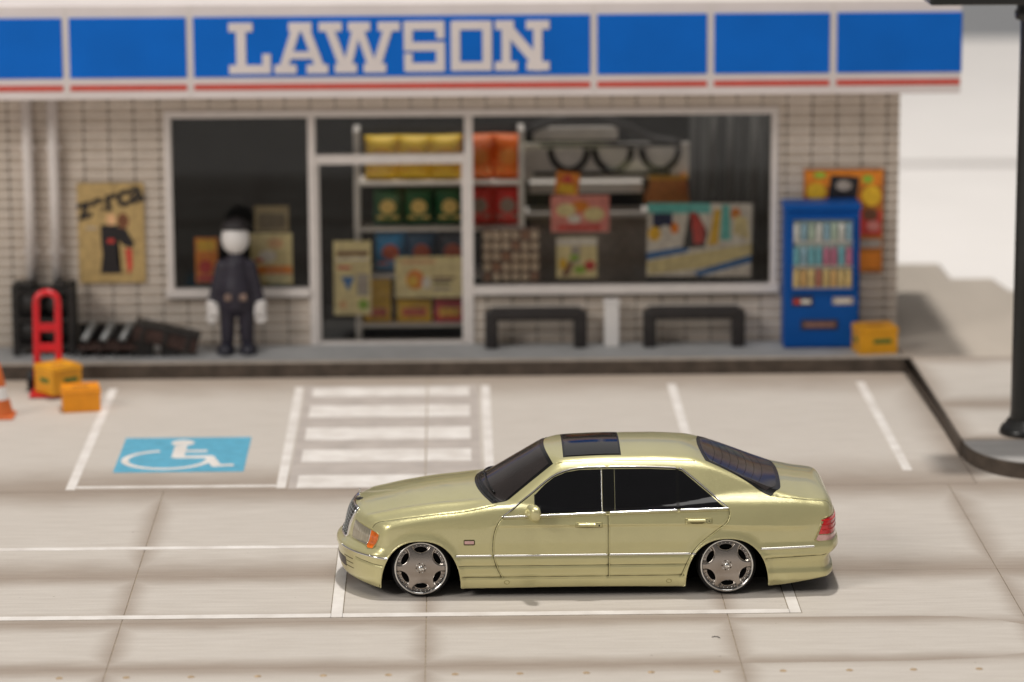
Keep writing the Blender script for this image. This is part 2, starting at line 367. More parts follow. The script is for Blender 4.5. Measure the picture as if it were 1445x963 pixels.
# ------------------------------------------------------------------ the shop
YF = 11.01
shop = thing('convenience_store', 'model convenience store with blue and white fascia sign and tiled front', 'store', (0, YF, Zk))
def sh(o): return under(o, shop)
core = bmesh.new()
YB = YF+.05
for x0, x1, z0, z1 in ((-10.4, -5.03, Zk, 4.7), (3.15, 4.775, Zk, 4.7), (-5.03, 3.15, 3.39, 4.7), (-5.03, -3.09, Zk, .86), (-.98, 3.15, Zk, .87)):
    addbox(core, x0, x1, YB, YB+.25, z0, z1)
wall = sh(bmobj('wall', core, GROUT))
def wbox(name, *a, m=FRAME, bev=.008): return sh(box(name, *a, m, None, bev))
# tiles
bm = bmesh.new(); tw, thh = .313, .107
prof = [(-.0, 0), (-.046, .004), (-.050, .012), (-.050, thh-.012), (-.044, thh), (0, thh)]
A = [bm.verts.new((0, y, z)) for y, z in prof]; B = [bm.verts.new((tw, y, z)) for y, z in prof]
bm.faces.new(A); bm.faces.new(B)
for i in range(6): bm.faces.new((A[i], A[(i+1) % 6], B[(i+1) % 6], B[i]))
t0 = bmobj('tile', bm, TILE); tme = t0.data; bpy.data.objects.remove(t0)
cells = []
for k in range(-18, 32):
    x = -5.77+.335*k+.008
    for r in range(27):
        z = Zk+.131*r
        regs = ((-9.5, -5.04), (3.16, 4.78)) if .86 <= z+.06 <= 3.33 else (((-9.5, -3.10), (-.975, 4.78)) if z < 1. else ((-9.5, 4.78),))
        for a, b in regs:
            xa, xb = max(x, a), min(x+tw, b)
            if xb-xa > .05: cells.append((xa, z, (xb-xa)/tw))
vis = [c for c in cells if c[0] > -7.35]
vis.sort(key=lambda c: -c[2]); near, far = vis[:300], vis[300:]+[c for c in cells if c[0] <= -7.35]
TMATS = [TILE, mat('wall_tile_b', (.50, .42, .345), .5, var=.1, scale=5), mat('wall_tile_c', (.565, .48, .405), .5, var=.1, scale=5)]
tmes = []
for tm in TMATS:
    q = tme.copy(); q.materials.clear(); q.materials.append(tm); tmes.append(q)
for x, z, s in near:
    o = bpy.data.objects.new('tile', random.choice(tmes)); COL.objects.link(o); o.parent = wall
    o.location = (x, YB, z); o.scale = (s, 1, 1)
V, F = [], []
for x, z, s in far:
    n0 = len(V); V += [(x+v.co.x*s, YB+v.co.y, z+v.co.z) for v in tme.vertices]; F += [tuple(n0+i for i in p.vertices) for p in tme.polygons]
o = mesh('tiles', V, F, TILE, wall); o['kind'] = 'stuff'
GROUTL = mat('pale_grout', (.86, .79, .71), .7, var=.08, scale=6)
for r in range(26):
    z = Zk+.131*r+.1085
    for a, b in (((-9.5, -5.04), (3.16, 4.776)) if .80 <= z <= 3.28 else (((-9.5, -3.14), (-.92, 4.776)) if z < 1. else ((-9.5, 4.776),))): box('grout_strip', a, b, YB-.047, YB+.01, z-.001, z+.0225, GROUTL, wall)
# window and door frames
YW = YF-.03
def fr(x0, x1, z0, z1, d=0., name='window_frame'): return wbox(name, x0, x1, YW-d, YB+.10, z0, z1)
fr(-5.04, 3.16, 3.29, 3.385); fr(-5.04, -4.945, .97, 3.29); fr(-3.128, -3.025, Zk, 3.29, .006); fr(-1.04, -.925, Zk, 3.29, .006); fr(3.066, 3.16, .98, 3.29)
fr(-5.06, -3.13, .865, .975, .05, 'window_sill'); fr(-.925, 3.18, .87, .985, .05, 'window_sill')
fr(-3.025, -1.04, 2.655, 2.78, .0, 'door_transom'); fr(-3.025, -2.985, .21, 2.655, -.02, 'door_frame'); fr(-1.08, -1.04, .21, 2.655, -.02, 'door_frame')
fr(-3.025, -1.04, Zk, .235, -.02, 'door_threshold')
def pane(x0, x1, z0, z1, name='window_pane'): return sh(box(name, x0, x1, YF+.035, YF+.043, z0, z1, GLASS))
pane(-4.945, -3.128, .975, 3.29); pane(-3.025, -1.04, 2.78, 3.29); pane(-2.985, -1.08, .235, 2.655, 'door_pane'); pane(-.925, 3.066, .985, 3.29)
# interior shell
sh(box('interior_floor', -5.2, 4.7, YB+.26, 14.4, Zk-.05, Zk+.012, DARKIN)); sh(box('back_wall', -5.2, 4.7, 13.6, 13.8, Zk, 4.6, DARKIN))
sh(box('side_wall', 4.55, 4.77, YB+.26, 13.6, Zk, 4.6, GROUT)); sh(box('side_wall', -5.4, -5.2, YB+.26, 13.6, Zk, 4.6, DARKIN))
sh(box('roof', -10.4, 4.77, 12.75, 14.2, 4.62, 4.74, SIGNW))
# fascia sign
YS = 10.12
fas = sh(box('fascia_sign', -10.3, 5.46, YS+.02, YF+.28, 3.66, 4.90, SIGNW, None, .02))
div = [-10.2, -7.8, -6.213, -4.602, .654, 2.18, 3.782, 5.46]
for i in range(7):
    a, b = div[i]+.047, div[i+1]-(.047 if i < 6 else .012)
    under(box('blue_panel', a, b, YS, YS+.03, 3.945, 4.73, SIGNB, None, .004), shop).parent = fas
    under(box('red_stripe', a, b, YS+.004, YS+.03, 3.778, 3.852, SIGNR, None, .003), shop).parent = fas
for c in list(fas.children): c.matrix_parent_inverse = Matrix.Identity(4)
for xj in div[1:-1]:
    o = box('sign_joint', xj-.012, xj+.012, YS+.012, YS+.03, 3.68, 4.88, FRAME, fas)
# vertical sign return at right end, blue on its side too
o = box('blue_panel', 5.452, 5.468, YS+.02, YS+.8, 3.945, 4.73, SIGNB, fas)
for a in ((5.10, 5.45, YF+.285, 14.4, 3.665, 4.895), (4.78, 5.095, YF+.285, 14.4, 3.67, 3.75)): box('side_fascia', *a, SIGNW, fas, .01)
# lettering
def LX(zx): return -4.102+(zx-60)/(1380-60)*(4.184)
def LZ(zy): return 4.662-(zy-62)/(270-62)*.672
def letter(segs, w=36):
    sc_ = 4.184/1320; vs_ = .672/208
    out = []
    for s in segs:
        a, b = s[0], s[1]; ww = (s[2] if len(s) > 2 else w)*sc_
        out.append(((LX(a[0]), LZ(a[1])), (LX(b[0]), LZ(b[1])), ww))
    strokes('letter', out, .1, YS+.004, YS-.018, SIGNW, fas, 'xz', .0005)
t_, b_ = 81, 252
letter([((112, 64), (112, 268), 40), ((62, 82), (160, 82)), ((62, 252), (232, 252)), ((216, 190), (216, 262), 34)])
letter([((345, 70), (283, 252), 36), ((369, 70), (437, 252), 36), ((308, 82), (402, 82)), ((248, 252), (338, 252)), ((380, 252), (468, 252)), ((306, 196), (412, 196), 30)])
letter([((470, 74), (538, 262), 36), ((590, 80), (542, 262), 34), ((594, 80), (656, 262), 34), ((722, 74), (660, 262), 36), ((432, 82), (526, 82)), ((552, 82), (642, 82)), ((674, 82), (764, 82)), ((496, 250), (586, 250)), ((614, 250), (706, 250))])
letter([((784, 80), (946, 80)), ((798, 64), (798, 180), 36), ((930, 64), (930, 132), 34), ((786, 164), (946, 164)), ((930, 150), (930, 264), 36), ((784, 248), (942, 248)), ((798, 192), (798, 262), 34)])
letter([((992, 64), (992, 264), 38), ((1122, 64), (1122, 264), 38), ((984, 80), (1132, 80)), ((984, 246), (1132, 246))])
letter([((1200, 64), (1200, 264), 36), ((1330, 64), (1330, 266), 36), ((1196, 80), (1334, 240), 42), ((1156, 80), (1232, 80)), ((1282, 80), (1378, 80)), ((1154, 246), (1246, 246)), ((1284, 246), (1378, 246))])
# rain pipes
for x in (-6.84, -6.50):
    bm = bmesh.new(); tubepath(bm, [(x, YF-.10, 1.05), (x, YF-.10, 3.72)], .075, 16); sh(bmobj('rain_pipe', bm, FRAME, None, True))
    for z in (1.5, 2.9): sh(box('pipe_bracket', x-.10, x+.10, YF-.12, YF+.04, z, z+.05, FRAME, None, .006))

# ------------------------------------------------------------------ shop goods behind the glass
YG = YF+.42
rack = thing('display_shelf', 'white display shelf of snacks behind the shop door', 'shelf', (-1.3, YG, Zk))
def rk(o): return under(o, rack)
for z in (2.36, 1.74, 1.10, .42): rk(box('shelf_board', -2.45, -.28, YG-.14, YG+.45, z-.05, z, SHELF, None, .006))
for x in (-2.49, -.27): rk(box('upright', x-.04, x+.04, YG-.12, YG+.5, Zk, 3.05, SHELF, None, .006))
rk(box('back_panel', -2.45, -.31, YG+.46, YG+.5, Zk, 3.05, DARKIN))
def bag_mesh(w, h, d=.13):
    n, k = 12, 14; V = []; F = []
    for s in (-1, 1):
        for j in range(k+1):
            for i in range(n+1):
                u, v = i/n*2-1, j/k*2-1
                th_ = d*(max(0, 1-abs(u)**2.5)**.6)*(max(0, 1-abs(v)**5)**.7)
                cr = .008*math.sin(i*3.1+j)*(1-abs(v))
                wx = w/2*(1-.05*(1-v*v))
                V.append((u*wx, s*(th_+.004)+cr, (v+1)/2*h))
    q = (n+1)*(k+1)
    for s in range(2):
        for j in range(k):
            for i in range(n):
                a = s*q+j*(n+1)+i; f = (a, a+1, a+n+2, a+n+1); F.append(f if s == 0 else f[::-1])
    for j in range(k):
        for i in (0, n): a = j*(n+1)+i; f = (a, a+n+1, a+n+1+q, a+q); F.append(f if i == 0 else f[::-1])
    for i in range(n):
        for j in (0, k): a = j*(n+1)+i; f = (a, a+1, a+1+q, a+q); F.append(f)
    return V, F
def bag(x, z, w, h, col, lab, label, group, rot=0.):
    t = thing('crisp_bag', label, 'snack bag', (x, YG+.1, z), group); t.rotation_euler.y = rot
    V, F = bag_mesh(w, h); mesh('pouch', V, F, col, t, True)
    pl = [(w*.27*math.cos(a), h*.52+h*.2*math.sin(a)) for a in np.linspace(0, 2*PI, 18, endpoint=False)]
    prism('printed_badge', pl, -.145, -.125, lab, t, 'xz')
    box('printed_band', -w*.36, w*.36, -.128, -.10, h*.20, h*.27, lab, t)
YBAG = mat('bag_yellow', (.86, .56, .015), .5, var=.10, scale=9); OBAG = flat('bag_orange', (236, 108, 20)); GBAG = flat('bag_green', (20, 74, 40)); RBAG = flat('bag_red', (176, 20, 26))
BBAG = flat('bag_blue', (30, 120, 170)); TBAG = flat('bag_teal', (24, 66, 98)); NBAG = flat('bag_navy', (34, 40, 58)); YLAB = flat('print_mustard', (205, 150, 30)); CLAB = flat('print_tan', (196, 164, 92)); RLAB = flat('print_rust', (170, 70, 40)); ORL = flat('print_gold', (226, 130, 40)); GYL = flat('print_grey', (120, 100, 90))
ords = ('leftmost', 'middle', 'rightmost')
for i in range(3): bag(-2.15+.43*i, 2.365, .47, .60, YBAG, YLAB, f'{ords[i]} of three yellow snack bags on the top shelf', 'yellow snack bags', random.uniform(-.03, .03))
for i in range(2): bag(-.83+.37*i, 2.365, .42, .61, OBAG, ORL, f'{("left", "right")[i]} of two orange snack bags on the top shelf', 'orange snack bags', random.uniform(-.03, .03))
for i in range(3): bag(-2.08+.42*i, 1.745, .40, .50, GBAG, CLAB, f'{ords[i]} of three dark green snack bags on the second shelf', 'green snack bags')
for i in range(2): bag(-.84+.38*i, 1.745, .40, .52, RBAG, GYL, f'{("left", "right")[i]} of two red snack bags on the second shelf', 'red snack bags')
for i, (m_, nm_) in enumerate(((BBAG, 'bright blue'), (TBAG, 'dark teal'), (NBAG, 'navy'))): bag(-2.05+.42*i, 1.105, .43, .54, m_, RLAB, f'{nm_} snack bag on the third shelf', 'blue snack bags')
YBOX = flat('carton_yellow', (226, 176, 30)); RBOX = flat('carton_red', (176, 34, 44))
for i, (x0, x1, m_, nm_) in enumerate(((-2.42, -2.05, YBOX, 'tall pale yellow carton under the blue bag'), (-1.97, -1.50, YBOX, 'wide yellow carton in the middle of the bottom shelf'), (-1.46, -1.06, RBOX, 'dark red carton on the bottom shelf'))):
    t = thing('carton', nm_, 'carton', ((x0+x1)/2, YG+.1, .42), 'cartons on the bottom shelf'); w = (x1-x0)/2
    box('carton_box', -w, w, -.15, .2, 0, .60 if i == 0 else .30, m_, t, .008); box('carton_print', -w*.7, w*.7, -.154, -.14, .08, .2, RLAB if i < 2 else YLAB, t)
# rack of round tins
br = thing('tin_rack', 'rack of small round cream tins behind the right window', 'tin rack', (-.41, YF+.20, .99))
box('rack_back', -.40, .38, .05, .08, 0, .73, GYL, br)
TIN = flat('tin_cream', (214, 190, 165)); TINB = flat('tin_brown', (150, 110, 86))
for j in range(5):
    for i in range(6): lathe('tin', [(0, -.05), (.04, -.045), (.058, -.01), (.058, .05)], TIN if (i*3+j*2) % 5 else TINB, br, 14, (-.335+.13*i, 0, .075+.143*j), 'y')
# white display stand with black hoops, dark canopy, back counter
ds = thing('hoop_display', 'white display panel with three black hoops inside right window', 'display', (.85, YG+.5, Zk))
def dsu(o): return under(o, ds)
dsu(box('panel', -.22, 2.02, YG+.34, YG+.40, 2.30, 2.80, SHELF, None, .01)); dsu(box('panel', -.1, 1.05, YG+.36, YG+.42, 2.84, 3.02, SHELF, None, .01))
for xx in (.38, .98, 1.62):
    bm = bmesh.new(); tubepath(bm, [(xx+.25*math.cos(a), YG+.31, 2.72+.29*math.sin(a)) for a in np.linspace(PI, 2*PI, 14)], .042, 8); dsu(bmobj('hoop', bm, BENCH, None, True))
dsu(box('rail', -.1, 1.75, YG+.29, YG+.33, 2.36, 2.41, BENCH)); dsu(box('rail', 0, 1.75, YG+.29, YG+.33, 2.75, 2.80, BENCH))
bm = bmesh.new(); tubepath(bm, [(-.2+2.1*t, YG+.27, 2.98+.22*math.sin(PI*min(1, t*1.25))-.18*t*t) for t in np.linspace(0, 1, 20)], .06, 8); dsu(bmobj('canopy_bar', bm, BENCH, None, True))
dsu(box('counter', -.15, 1.45, YG+.55, YG+1.0, Zk, 1.75, flat('counter_grey', (120, 108, 98)), None, .01)); dsu(box('counter_top', -.2, 1.5, YG+.5, YG+1.0, 1.75, 1.82, SHELF, None, .01))
dsu(box('upper_shelf', -.15, 1.4, YG+.55, YG+1.0, 2.08, 2.22, SHELF, None, .01))
bk = thing('orange_bin', 'brown orange tapered bin beside the hoop display', 'bin', (1.72, YG+.35, 1.98))
prism('bin_body', [(-.30, 0), (.30, 0), (.25, .40), (-.22, .32)], -.1, .2, flat('bin_orange', (168, 100, 48)), bk, 'xz'); box('bin_rim', -.26, .27, -.13, .22, .33, .38, flat('bin_rim', (190, 140, 50)), bk)
ct = thing('curtain', 'grey folded curtain standing in for a reflection at the right end of the shop window', 'curtain', (2.7, YG+.9, Zk))  # built as cloth to imitate a curtain mirrored in the glass
V, F = [], []
for i in range(61):
    x = -.65+1.3*i/60; y = .07*math.sin(i*.85)+.03*math.sin(i*.37)
    V += [(x, y, 0), (x, y, 3.05), (x, y+.02, 3.05), (x, y+.02, 0)]
for i in range(60):
    for a, b in ((0, 1), (1, 2), (2, 3), (3, 0)): F.append((i*4+a, i*4+b, i*4+4+b, i*4+4+a))
CURT = mat('curtain_grey', (.05, .048, .045), .8, var=.3, scale=1.6, stretch=(4, 1, .12), dirt=(.008, .008, .008)); mesh('curtain_cloth', V, F, CURT, ct, True)
STREAK = mat('streak_grey', (.11, .105, .10), .7)  # pale rods stand in for the streaks reflected in the glass
for x, r, z in ((-.34, .03, 1.9), (-.12, .04, 1.5), (.22, .055, 1.2)):
    bm = bmesh.new(); tubepath(bm, [(x, -.22, z), (x+.02, -.22, 2.95)], r, 10); bmobj('reflection_streak', bm, STREAK, ct, True)

# posters: thin sheets with printed shapes
def poster(name, label, x0, x1, z0, z1, y, base, prints, tilt=0.):
    t = thing(name, label, 'poster', ((x0+x1)/2, y, z0)); t.rotation_euler.y = tilt
    w, h = (x1-x0), (z1-z0); box('paper', -w/2, w/2, -.004, .004, 0, h, base, t)
    for i, (poly, m_) in enumerate(prints):
        prism('print', [(px*w-w/2, pz*h) for px, pz in poly], -.0045-.0006*(i+1), -.003, m_, t, 'xz')
    return t
def R_(a, b, c, d): return [(a, b), (c, b), (c, d), (a, d)]
def C_(x, z, rx, rz, n=14): return [(x+rx*math.cos(a), z+rz*math.sin(a)) for a in np.linspace(0, 2*PI, n, endpoint=False)]
INK = flat('ink_black', (26, 22, 24)); INKR = flat('ink_red', (176, 52, 44)); INKP = flat('ink_pink', (206, 130, 116)); INKS = flat('ink_skin', (204, 158, 116)); OLIVE = flat('paper_olive', (172, 146, 96), gain=1.25); CREAM = flat('paper_cream', (222, 202, 150)); INKB = flat('ink_blue', (24, 92, 150)); INKG = flat('ink_green', (128, 160, 48)); INKT = flat('ink_teal', (90, 170, 165)); INKO = flat('ink_orange', (222, 128, 30)); INKW = flat('ink_white', (222, 210, 200)); PINKP = flat('paper_pink', (226, 140, 130)); INKY = flat('ink_yellow', (230, 180, 40)); INKBR = flat('ink_brown', (104, 64, 40)); INKN = flat('ink_navy', (22, 34, 74)); ORP = flat('paper_orange', (186, 108, 30), gain=1.0); INKGY = flat('ink_grey', (150, 140, 130))
p1 = poster('wall_poster', 'olive yellow poster with black script on the left tiled wall', -6.215, -5.325, 1.08, 2.43, YF-.035, OLIVE,
  [([(.34, .58), (.60, .58), (.62, .45), (.58, .22), (.64, .09), (.32, .09), (.36, .30), (.34, .42)], INK), ([(.58, .56), (.72, .54), (.84, .40), (.80, .34), (.66, .38), (.60, .44)], INK), (C_(.50, .635, .075, .06), INKS), (C_(.68, .62, .09, .08), INKBR), ([(.70, .34), (.80, .34), (.80, .14), (.74, .08)], INKR), (R_(.44, .40, .54, .44), INKR), (R_(.12, .54, .28, .56), INKGY)])
# script lettering on it
def text(body, size, parent, loc, m, rot=0., ext=.002, shear=0.):
    cu = bpy.data.curves.new('lettering', 'FONT'); cu.body = body; cu.size = size; cu.extrude = ext; cu.shear = shear; cu.offset = .010*size/.3
    ob = bpy.data.objects.new('lettering_tmp', cu); COL.objects.link(ob)
    dg = bpy.context.evaluated_depsgraph_get(); me = bpy.data.meshes.new_from_object(ob.evaluated_get(dg)); bpy.data.objects.remove(ob)
    me.materials.clear(); me.materials.append(m)
    o = bpy.data.objects.new('lettering', me); COL.objects.link(o); o.parent = parent; o.location = loc; o.rotation_euler = (PI/2, -rot, 0); return o
text('zerca', .42, p1, (-.42, -.010, .86), INK, math.radians(17), .002, .15)
poster('wall_poster', 'orange poster partly hidden behind the blue vending machine', 3.50, 4.575, 1.13, 2.545, YF-.035, ORP,
  [(R_(.02, .84, .98, .98), INKO), ([(.30, .70), (.66, .68), (.70, .92), (.34, .94)], INK), (C_(.5, .84, .10, .05), INKGY), (C_(.16, .78, .12, .09), INKY), (C_(.85, .74, .12, .1), INKY), (R_(.70, .36, .98, .60), INKR), (C_(.84, .56, .1, .06), INKBR), (R_(.72, .24, .98, .32), INKGY), (R_(.70, .04, .98, .20), INKO), (C_(.2, .94, .08, .03), INKG), (C_(.80, .90, .07, .04), INKG), (C_(.88, .45, .08, .05), PINKP)])
YP = YF+.055
poster('window_poster', 'tall cream poster with blue triangle on the shop door glass', -2.81, -2.305, .59, 1.605, YP, CREAM,
  [(R_(.08, .80, .92, .86), INKBR), (R_(.06, .74, .94, .77), INKW), ([(.20, .52), (.56, .52), (.38, .32)], INKB), (R_(.10, .62, .46, .66), INKR), (C_(.78, .14, .14, .07), INKG), (C_(.24, .14, .1, .06), INKS), (R_(.62, .26, .92, .56), INKGY)])
poster('window_poster', 'wide cream poster with round food picture on the door glass', -1.985, -1.085, .82, 1.385, YP, CREAM,
  [(C_(.30, .44, .14, .24), INKO), (C_(.26, .40, .08, .14), INKY), (C_(.47, .36, .07, .16), INKW), (R_(.56, .34, .84, .40), INK), (R_(.56, .44, .90, .50), INKBR), (R_(.10, .82, .6, .92), INKS), (R_(.56, .18, .84, .24), INKGY)])
poster('window_poster', 'pink square poster in the middle of the right window', .115, .90, 1.70, 2.20, YP, PINKP,
  [(C_(.50, .70, .16, .16), INKO), (C_(.26, .60, .17, .18), CREAM), (C_(.74, .48, .18, .2), CREAM), (R_(.12, .06, .86, .18), INKR), (C_(.40, .36, .12, .12), INKW)])
poster('window_poster', 'small red and yellow flame shaped sticker above the pink poster', .16, .48, 2.21, 2.52, YP, INKO, [([(.1, .05), (.9, .05), (.75, .5), (.2, .45)], INKY), ([(.15, .5), (.8, .5), (.5, .95)], INKR)], .12)
poster('window_poster', 'cream and green food poster below the pink poster', .19, .735, 1.075, 1.63, YP, CREAM,
  [(R_(.0, .80, 1, .98), INKW), (R_(.36, .36, .58, .78), INKGY), (C_(.82, .30, .14, .13), INKR), (C_(.58, .20, .16, .10), INKG), ([(.1, .04), (.3, .06), (.44, .4), (.3, .38)], INKBR), (C_(.16, .34, .1, .14), INKY), (C_(.44, .5, .12, .08), INKG)])
poster('window_poster', 'large blue and white picture poster at the right of the window', 1.40, 2.81, 1.08, 2.08, YP, INKW,
  [(R_(0, .86, .6, 1), INKT), (R_(.05, .62, .24, .86), INKN), ([(0, .22), (0, .32), (.40, .42), (.40, .34)], INKB), ([(.0, .20), (1, .46), (1, .30), (.55, .12), (.02, .02)], CREAM), ([(.45, .06), (1, .30), (1, .20), (.5, .0)], INKB), ([(.34, .38), (.55, .40), (.58, .60), (.48, .86), (.40, .88), (.38, .62)], INK), ([(.45, .44), (.54, .46), (.55, .68), (.45, .88), (.41, .86)], INKR), ([(.58, .42), (.68, .44), (.70, .92), (.64, .92)], INKY), ([(.70, .5), (.80, .5), (.78, .98), (.71, .98)], INKT), (C_(.84, .86, .05, .08), INKO), ([(.82, .60), (.98, .50), (.95, .80), (.84, .84)], CREAM), (C_(.17, .56, .07, .14), INKW), (C_(.07, .58, .06, .10), INKY), (C_(.26, .66, .04, .08), INKO)], .015)
poster('window_poster', 'cream and orange poster in the left window', -3.92, -3.36, 1.02, 1.72, YP, CREAM, [(R_(.0, .20, .98, .36), INKO), (C_(.4, .55, .22, .12), INKW), (C_(.6, .80, .2, .1), INKS), (R_(.1, .44, .3, .5), INKR)])
poster('window_poster', 'small olive poster above the cream one in the left window', -3.86, -3.40, 1.74, 2.09, YP+.004, flat('paper_dim', (128, 112, 78)), [(R_(.1, .1, .9, .7), flat('ink_dim', (90, 78, 58)))])
poster('window_poster', 'small red and yellow poster beside the white headed figurine', -4.665, -4.36, 1.05, 1.665, YP, INKO, [(C_(.45, .35, .3, .16), INKR), (R_(.1, .7, .9, .95), INKY), (R_(.1, .04, .8, .16), INKR)])

# ------------------------------------------------------------------ things on the walkway
# vending machine
vm = thing('vending_machine', 'blue drinks vending machine against the tiled wall', 'vending machine', (3.71, 10.46, Zk))
box('cabinet', -.50, .50, .03, .50, 0, 1.86, VBLUE, vm, .02); box('top_cap', -.515, .515, .01, .50, 1.86, 1.955, VBLUE, vm, .02)
box('door_panel', -.485, .485, 0, .03, .03, 1.84, VBLUE, vm, .008)
box('display_backing', -.40, .40, -.004, .012, .82, 1.76, flat('vend_back', (170, 186, 180), gain=.9), vm)
vcol = [flat('can_green', (168, 184, 166), gain=.9), flat('can_white', (205, 205, 198), gain=.9), flat('can_blue', (140, 172, 186), gain=.9), flat('can_teal', (112, 172, 182), gain=.9), flat('can_pink', (186, 112, 136), gain=.9), flat('can_gold', (212, 184, 122), gain=.9), flat('can_amber', (204, 164, 104), gain=.9), flat('can_red', (176, 112, 92), gain=.9)]
rows = [(1.47, [1, 2, 0, 1, 2, 0, 1, 2]), (1.14, [3, 2, 3, 3, 4, 4, 3, 4]), (.85, [5, 6, 5, 7, 5, 6, 5, 5])]
for z, ids in rows:
    box('shelf_strip', -.40, .40, -.03, .0, z-.03, z, SHELF, vm)
    for i, c in enumerate(ids): lathe('drink_can', [(0, 0), (.036, .0), (.042, .02), (.042, .19), (.03, .235), (0, .235)], vcol[c], vm, 12, (-.35+.1*i, -.045, z+.005))
box('window_frame', -.43, -.40, -.055, .0, .80, 1.79, VBLUE, vm); box('window_frame', .40, .43, -.055, .0, .80, 1.79, VBLUE, vm); box('window_frame', -.43, .43, -.054, .0, 1.76, 1.795, VBLUE, vm); box('window_frame', -.43, .43, -.054, .0, .79, .82, VBLUE, vm)
box('coin_plate', -.40, -.12, -.012, .002, .58, .72, VDARK, vm, .004); box('price_tag', -.38, -.29, -.018, -.008, .62, .67, INKR, vm); box('price_tag', -.28, -.15, -.018, -.008, .62, .67, INKW, vm)
box('note_slot', .14, .42, -.012, .002, .60, .70, INKGY, vm, .004); box('slot_mark', .18, .38, -.018, -.008, .63, .66, INKW, vm)
box('delivery_flap', -.28, .22, -.014, .002, .26, .40, VDARK, vm, .01); box('flap_print', -.24, .18, -.018, -.010, .30, .36, flat('flap_brown', (120, 86, 76)), vm)
# benches
def bench(x0, label):
    t = thing('bench', label, 'bench', (x0+.69, 10.72, Zk), 'black benches below the window')
    bm = bmesh.new(); P = [(-.62, 0, .0), (-.62, 0, .38), (-.58, 0, .455), (-.50, 0, .49), (.50, 0, .49), (.58, 0, .455), (.62, 0, .38), (.62, 0, 0)]
    box('seat', -.62, .62, -.13, .13, .38, .535, BENCH, t, .035)
    for s in (-1, 1): box('leg', s*.595-.09, s*.595+.09, -.12, .12, 0, .50, BENCH, t, .03)
bench(-.79, 'left black arch bench below the window'); bench(1.33, 'right black arch bench near the vending machine')
bn = thing('white_bollard', 'short white square post between the two black benches', 'post', (.92, 10.78, Zk))
box('post_body', -.10, .10, -.09, .09, 0, .58, WHITEP, bn, .02); box('post_cap', -.11, .11, -.10, .10, .58, .63, WHITEP, bn, .015)
# crates
def crate(label, x, y, z, rz, w, d, h, m, lab=True, name='drink_crate', grp='yellow drink crates'):
    t = thing(name, label, 'crate', (x, y, z), grp); t.rotation_euler.z = rz
    bm = bmesh.new(); tk = .03
    addbox(bm, -w/2, w/2, -d/2, d/2, 0, tk)
    for a in ((-w/2, w/2, -d/2, -d/2+tk), (-w/2, w/2, d/2-tk, d/2), (-w/2, -w/2+tk, -d/2+tk, d/2-tk), (w/2-tk, w/2, -d/2+tk, d/2-tk)): addbox(bm, *a, tk, h)
    bmobj('shell', bm, m, t)
    box('rim', -w/2-.012, w/2+.012, -d/2-.012, d/2+.012, h-.07, h-.03, m, t, .01); box('lid_tray', -w/2+.02, w/2-.02, -d/2+.02, d/2-.02, h-.05, h-.012, m, t)
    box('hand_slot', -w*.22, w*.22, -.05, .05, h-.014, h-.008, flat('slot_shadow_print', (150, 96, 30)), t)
    if lab:
        box('label_plate', -w*.12, w*.34, -d/2-.006, -d/2+.002, h*.40, h*.56, GREENL, t); box('label_plate', -w/2-.006, -w/2+.002, -d*.25, d*.2, h*.40, h*.56, GREENL, t)
crate('yellow crate with green label beside the vending machine', 4.40, 10.27, Zk, math.radians(8), .52, .40, .36, YEL)
crate('yellow crate with green label on the red hand truck', -6.30, 8.86, .06, math.radians(40), .44, .42, .36, YEL)
crate('plain amber crate standing at the white bay line', -5.93, 8.03, 0, math.radians(10), .47, .36, .31, YEL2, False)
# hand truck
ht = thing('hand_truck', 'red hand truck leaning back with black wheels by the kerb', 'hand truck', (-6.46, 9.10, 0))
mt = Matrix.Rotation(math.radians(-7), 4, 'X')
for s in (-1, 1): box('side_rail', s*.14-.045, s*.14+.045, -.035, .035, .06, 1.18, RED, ht, .02, mt)
bm = bmesh.new(); tubepath(bm, [(.14*math.cos(a), 0, 1.17+.12*math.sin(a)) for a in np.linspace(0, PI, 12)], .045, 10); bmesh.ops.transform(bm, matrix=mt, verts=bm.verts); bmobj('handle', bm, RED, ht, True)
for z in (.28, .52, .78): box('cross_plate', -.15, .15, -.03, .03, z, z+.11, RED, ht, .01, mt)
box('toe_plate', -.2, .2, -.45, .0, .02, .05, RED, ht, .008)
for s in (-1, 1):
    lathe('wheel', [(.0, -.04), (.07, -.045), (.12, -.04), (.135, 0), (.12, .04), (.07, .045), (0, .04)], RUBBER, ht, 24, (0, 0, 0), 'y').rotation_euler.z = PI/2
    ht.children[-1].location = (s*.23, .08, .137)
# traffic cone
cn = thing('traffic_cone', 'orange traffic cone with white band at the left edge', 'cone', (-6.93, 7.64, 0))
box('base', -.21, .21, -.21, .21, 0, .04, CONEO, cn, .02); lathe('cone_body', [(.195, .04), (.145, .24)], CONEO, cn, 32); lathe('band', [(.145, .24), (.108, .40)], WHITEP, cn, 32); lathe('cone_top', [(.107, .40), (.045, .68), (.03, .70), (0, .70)], CONEO, cn, 32)
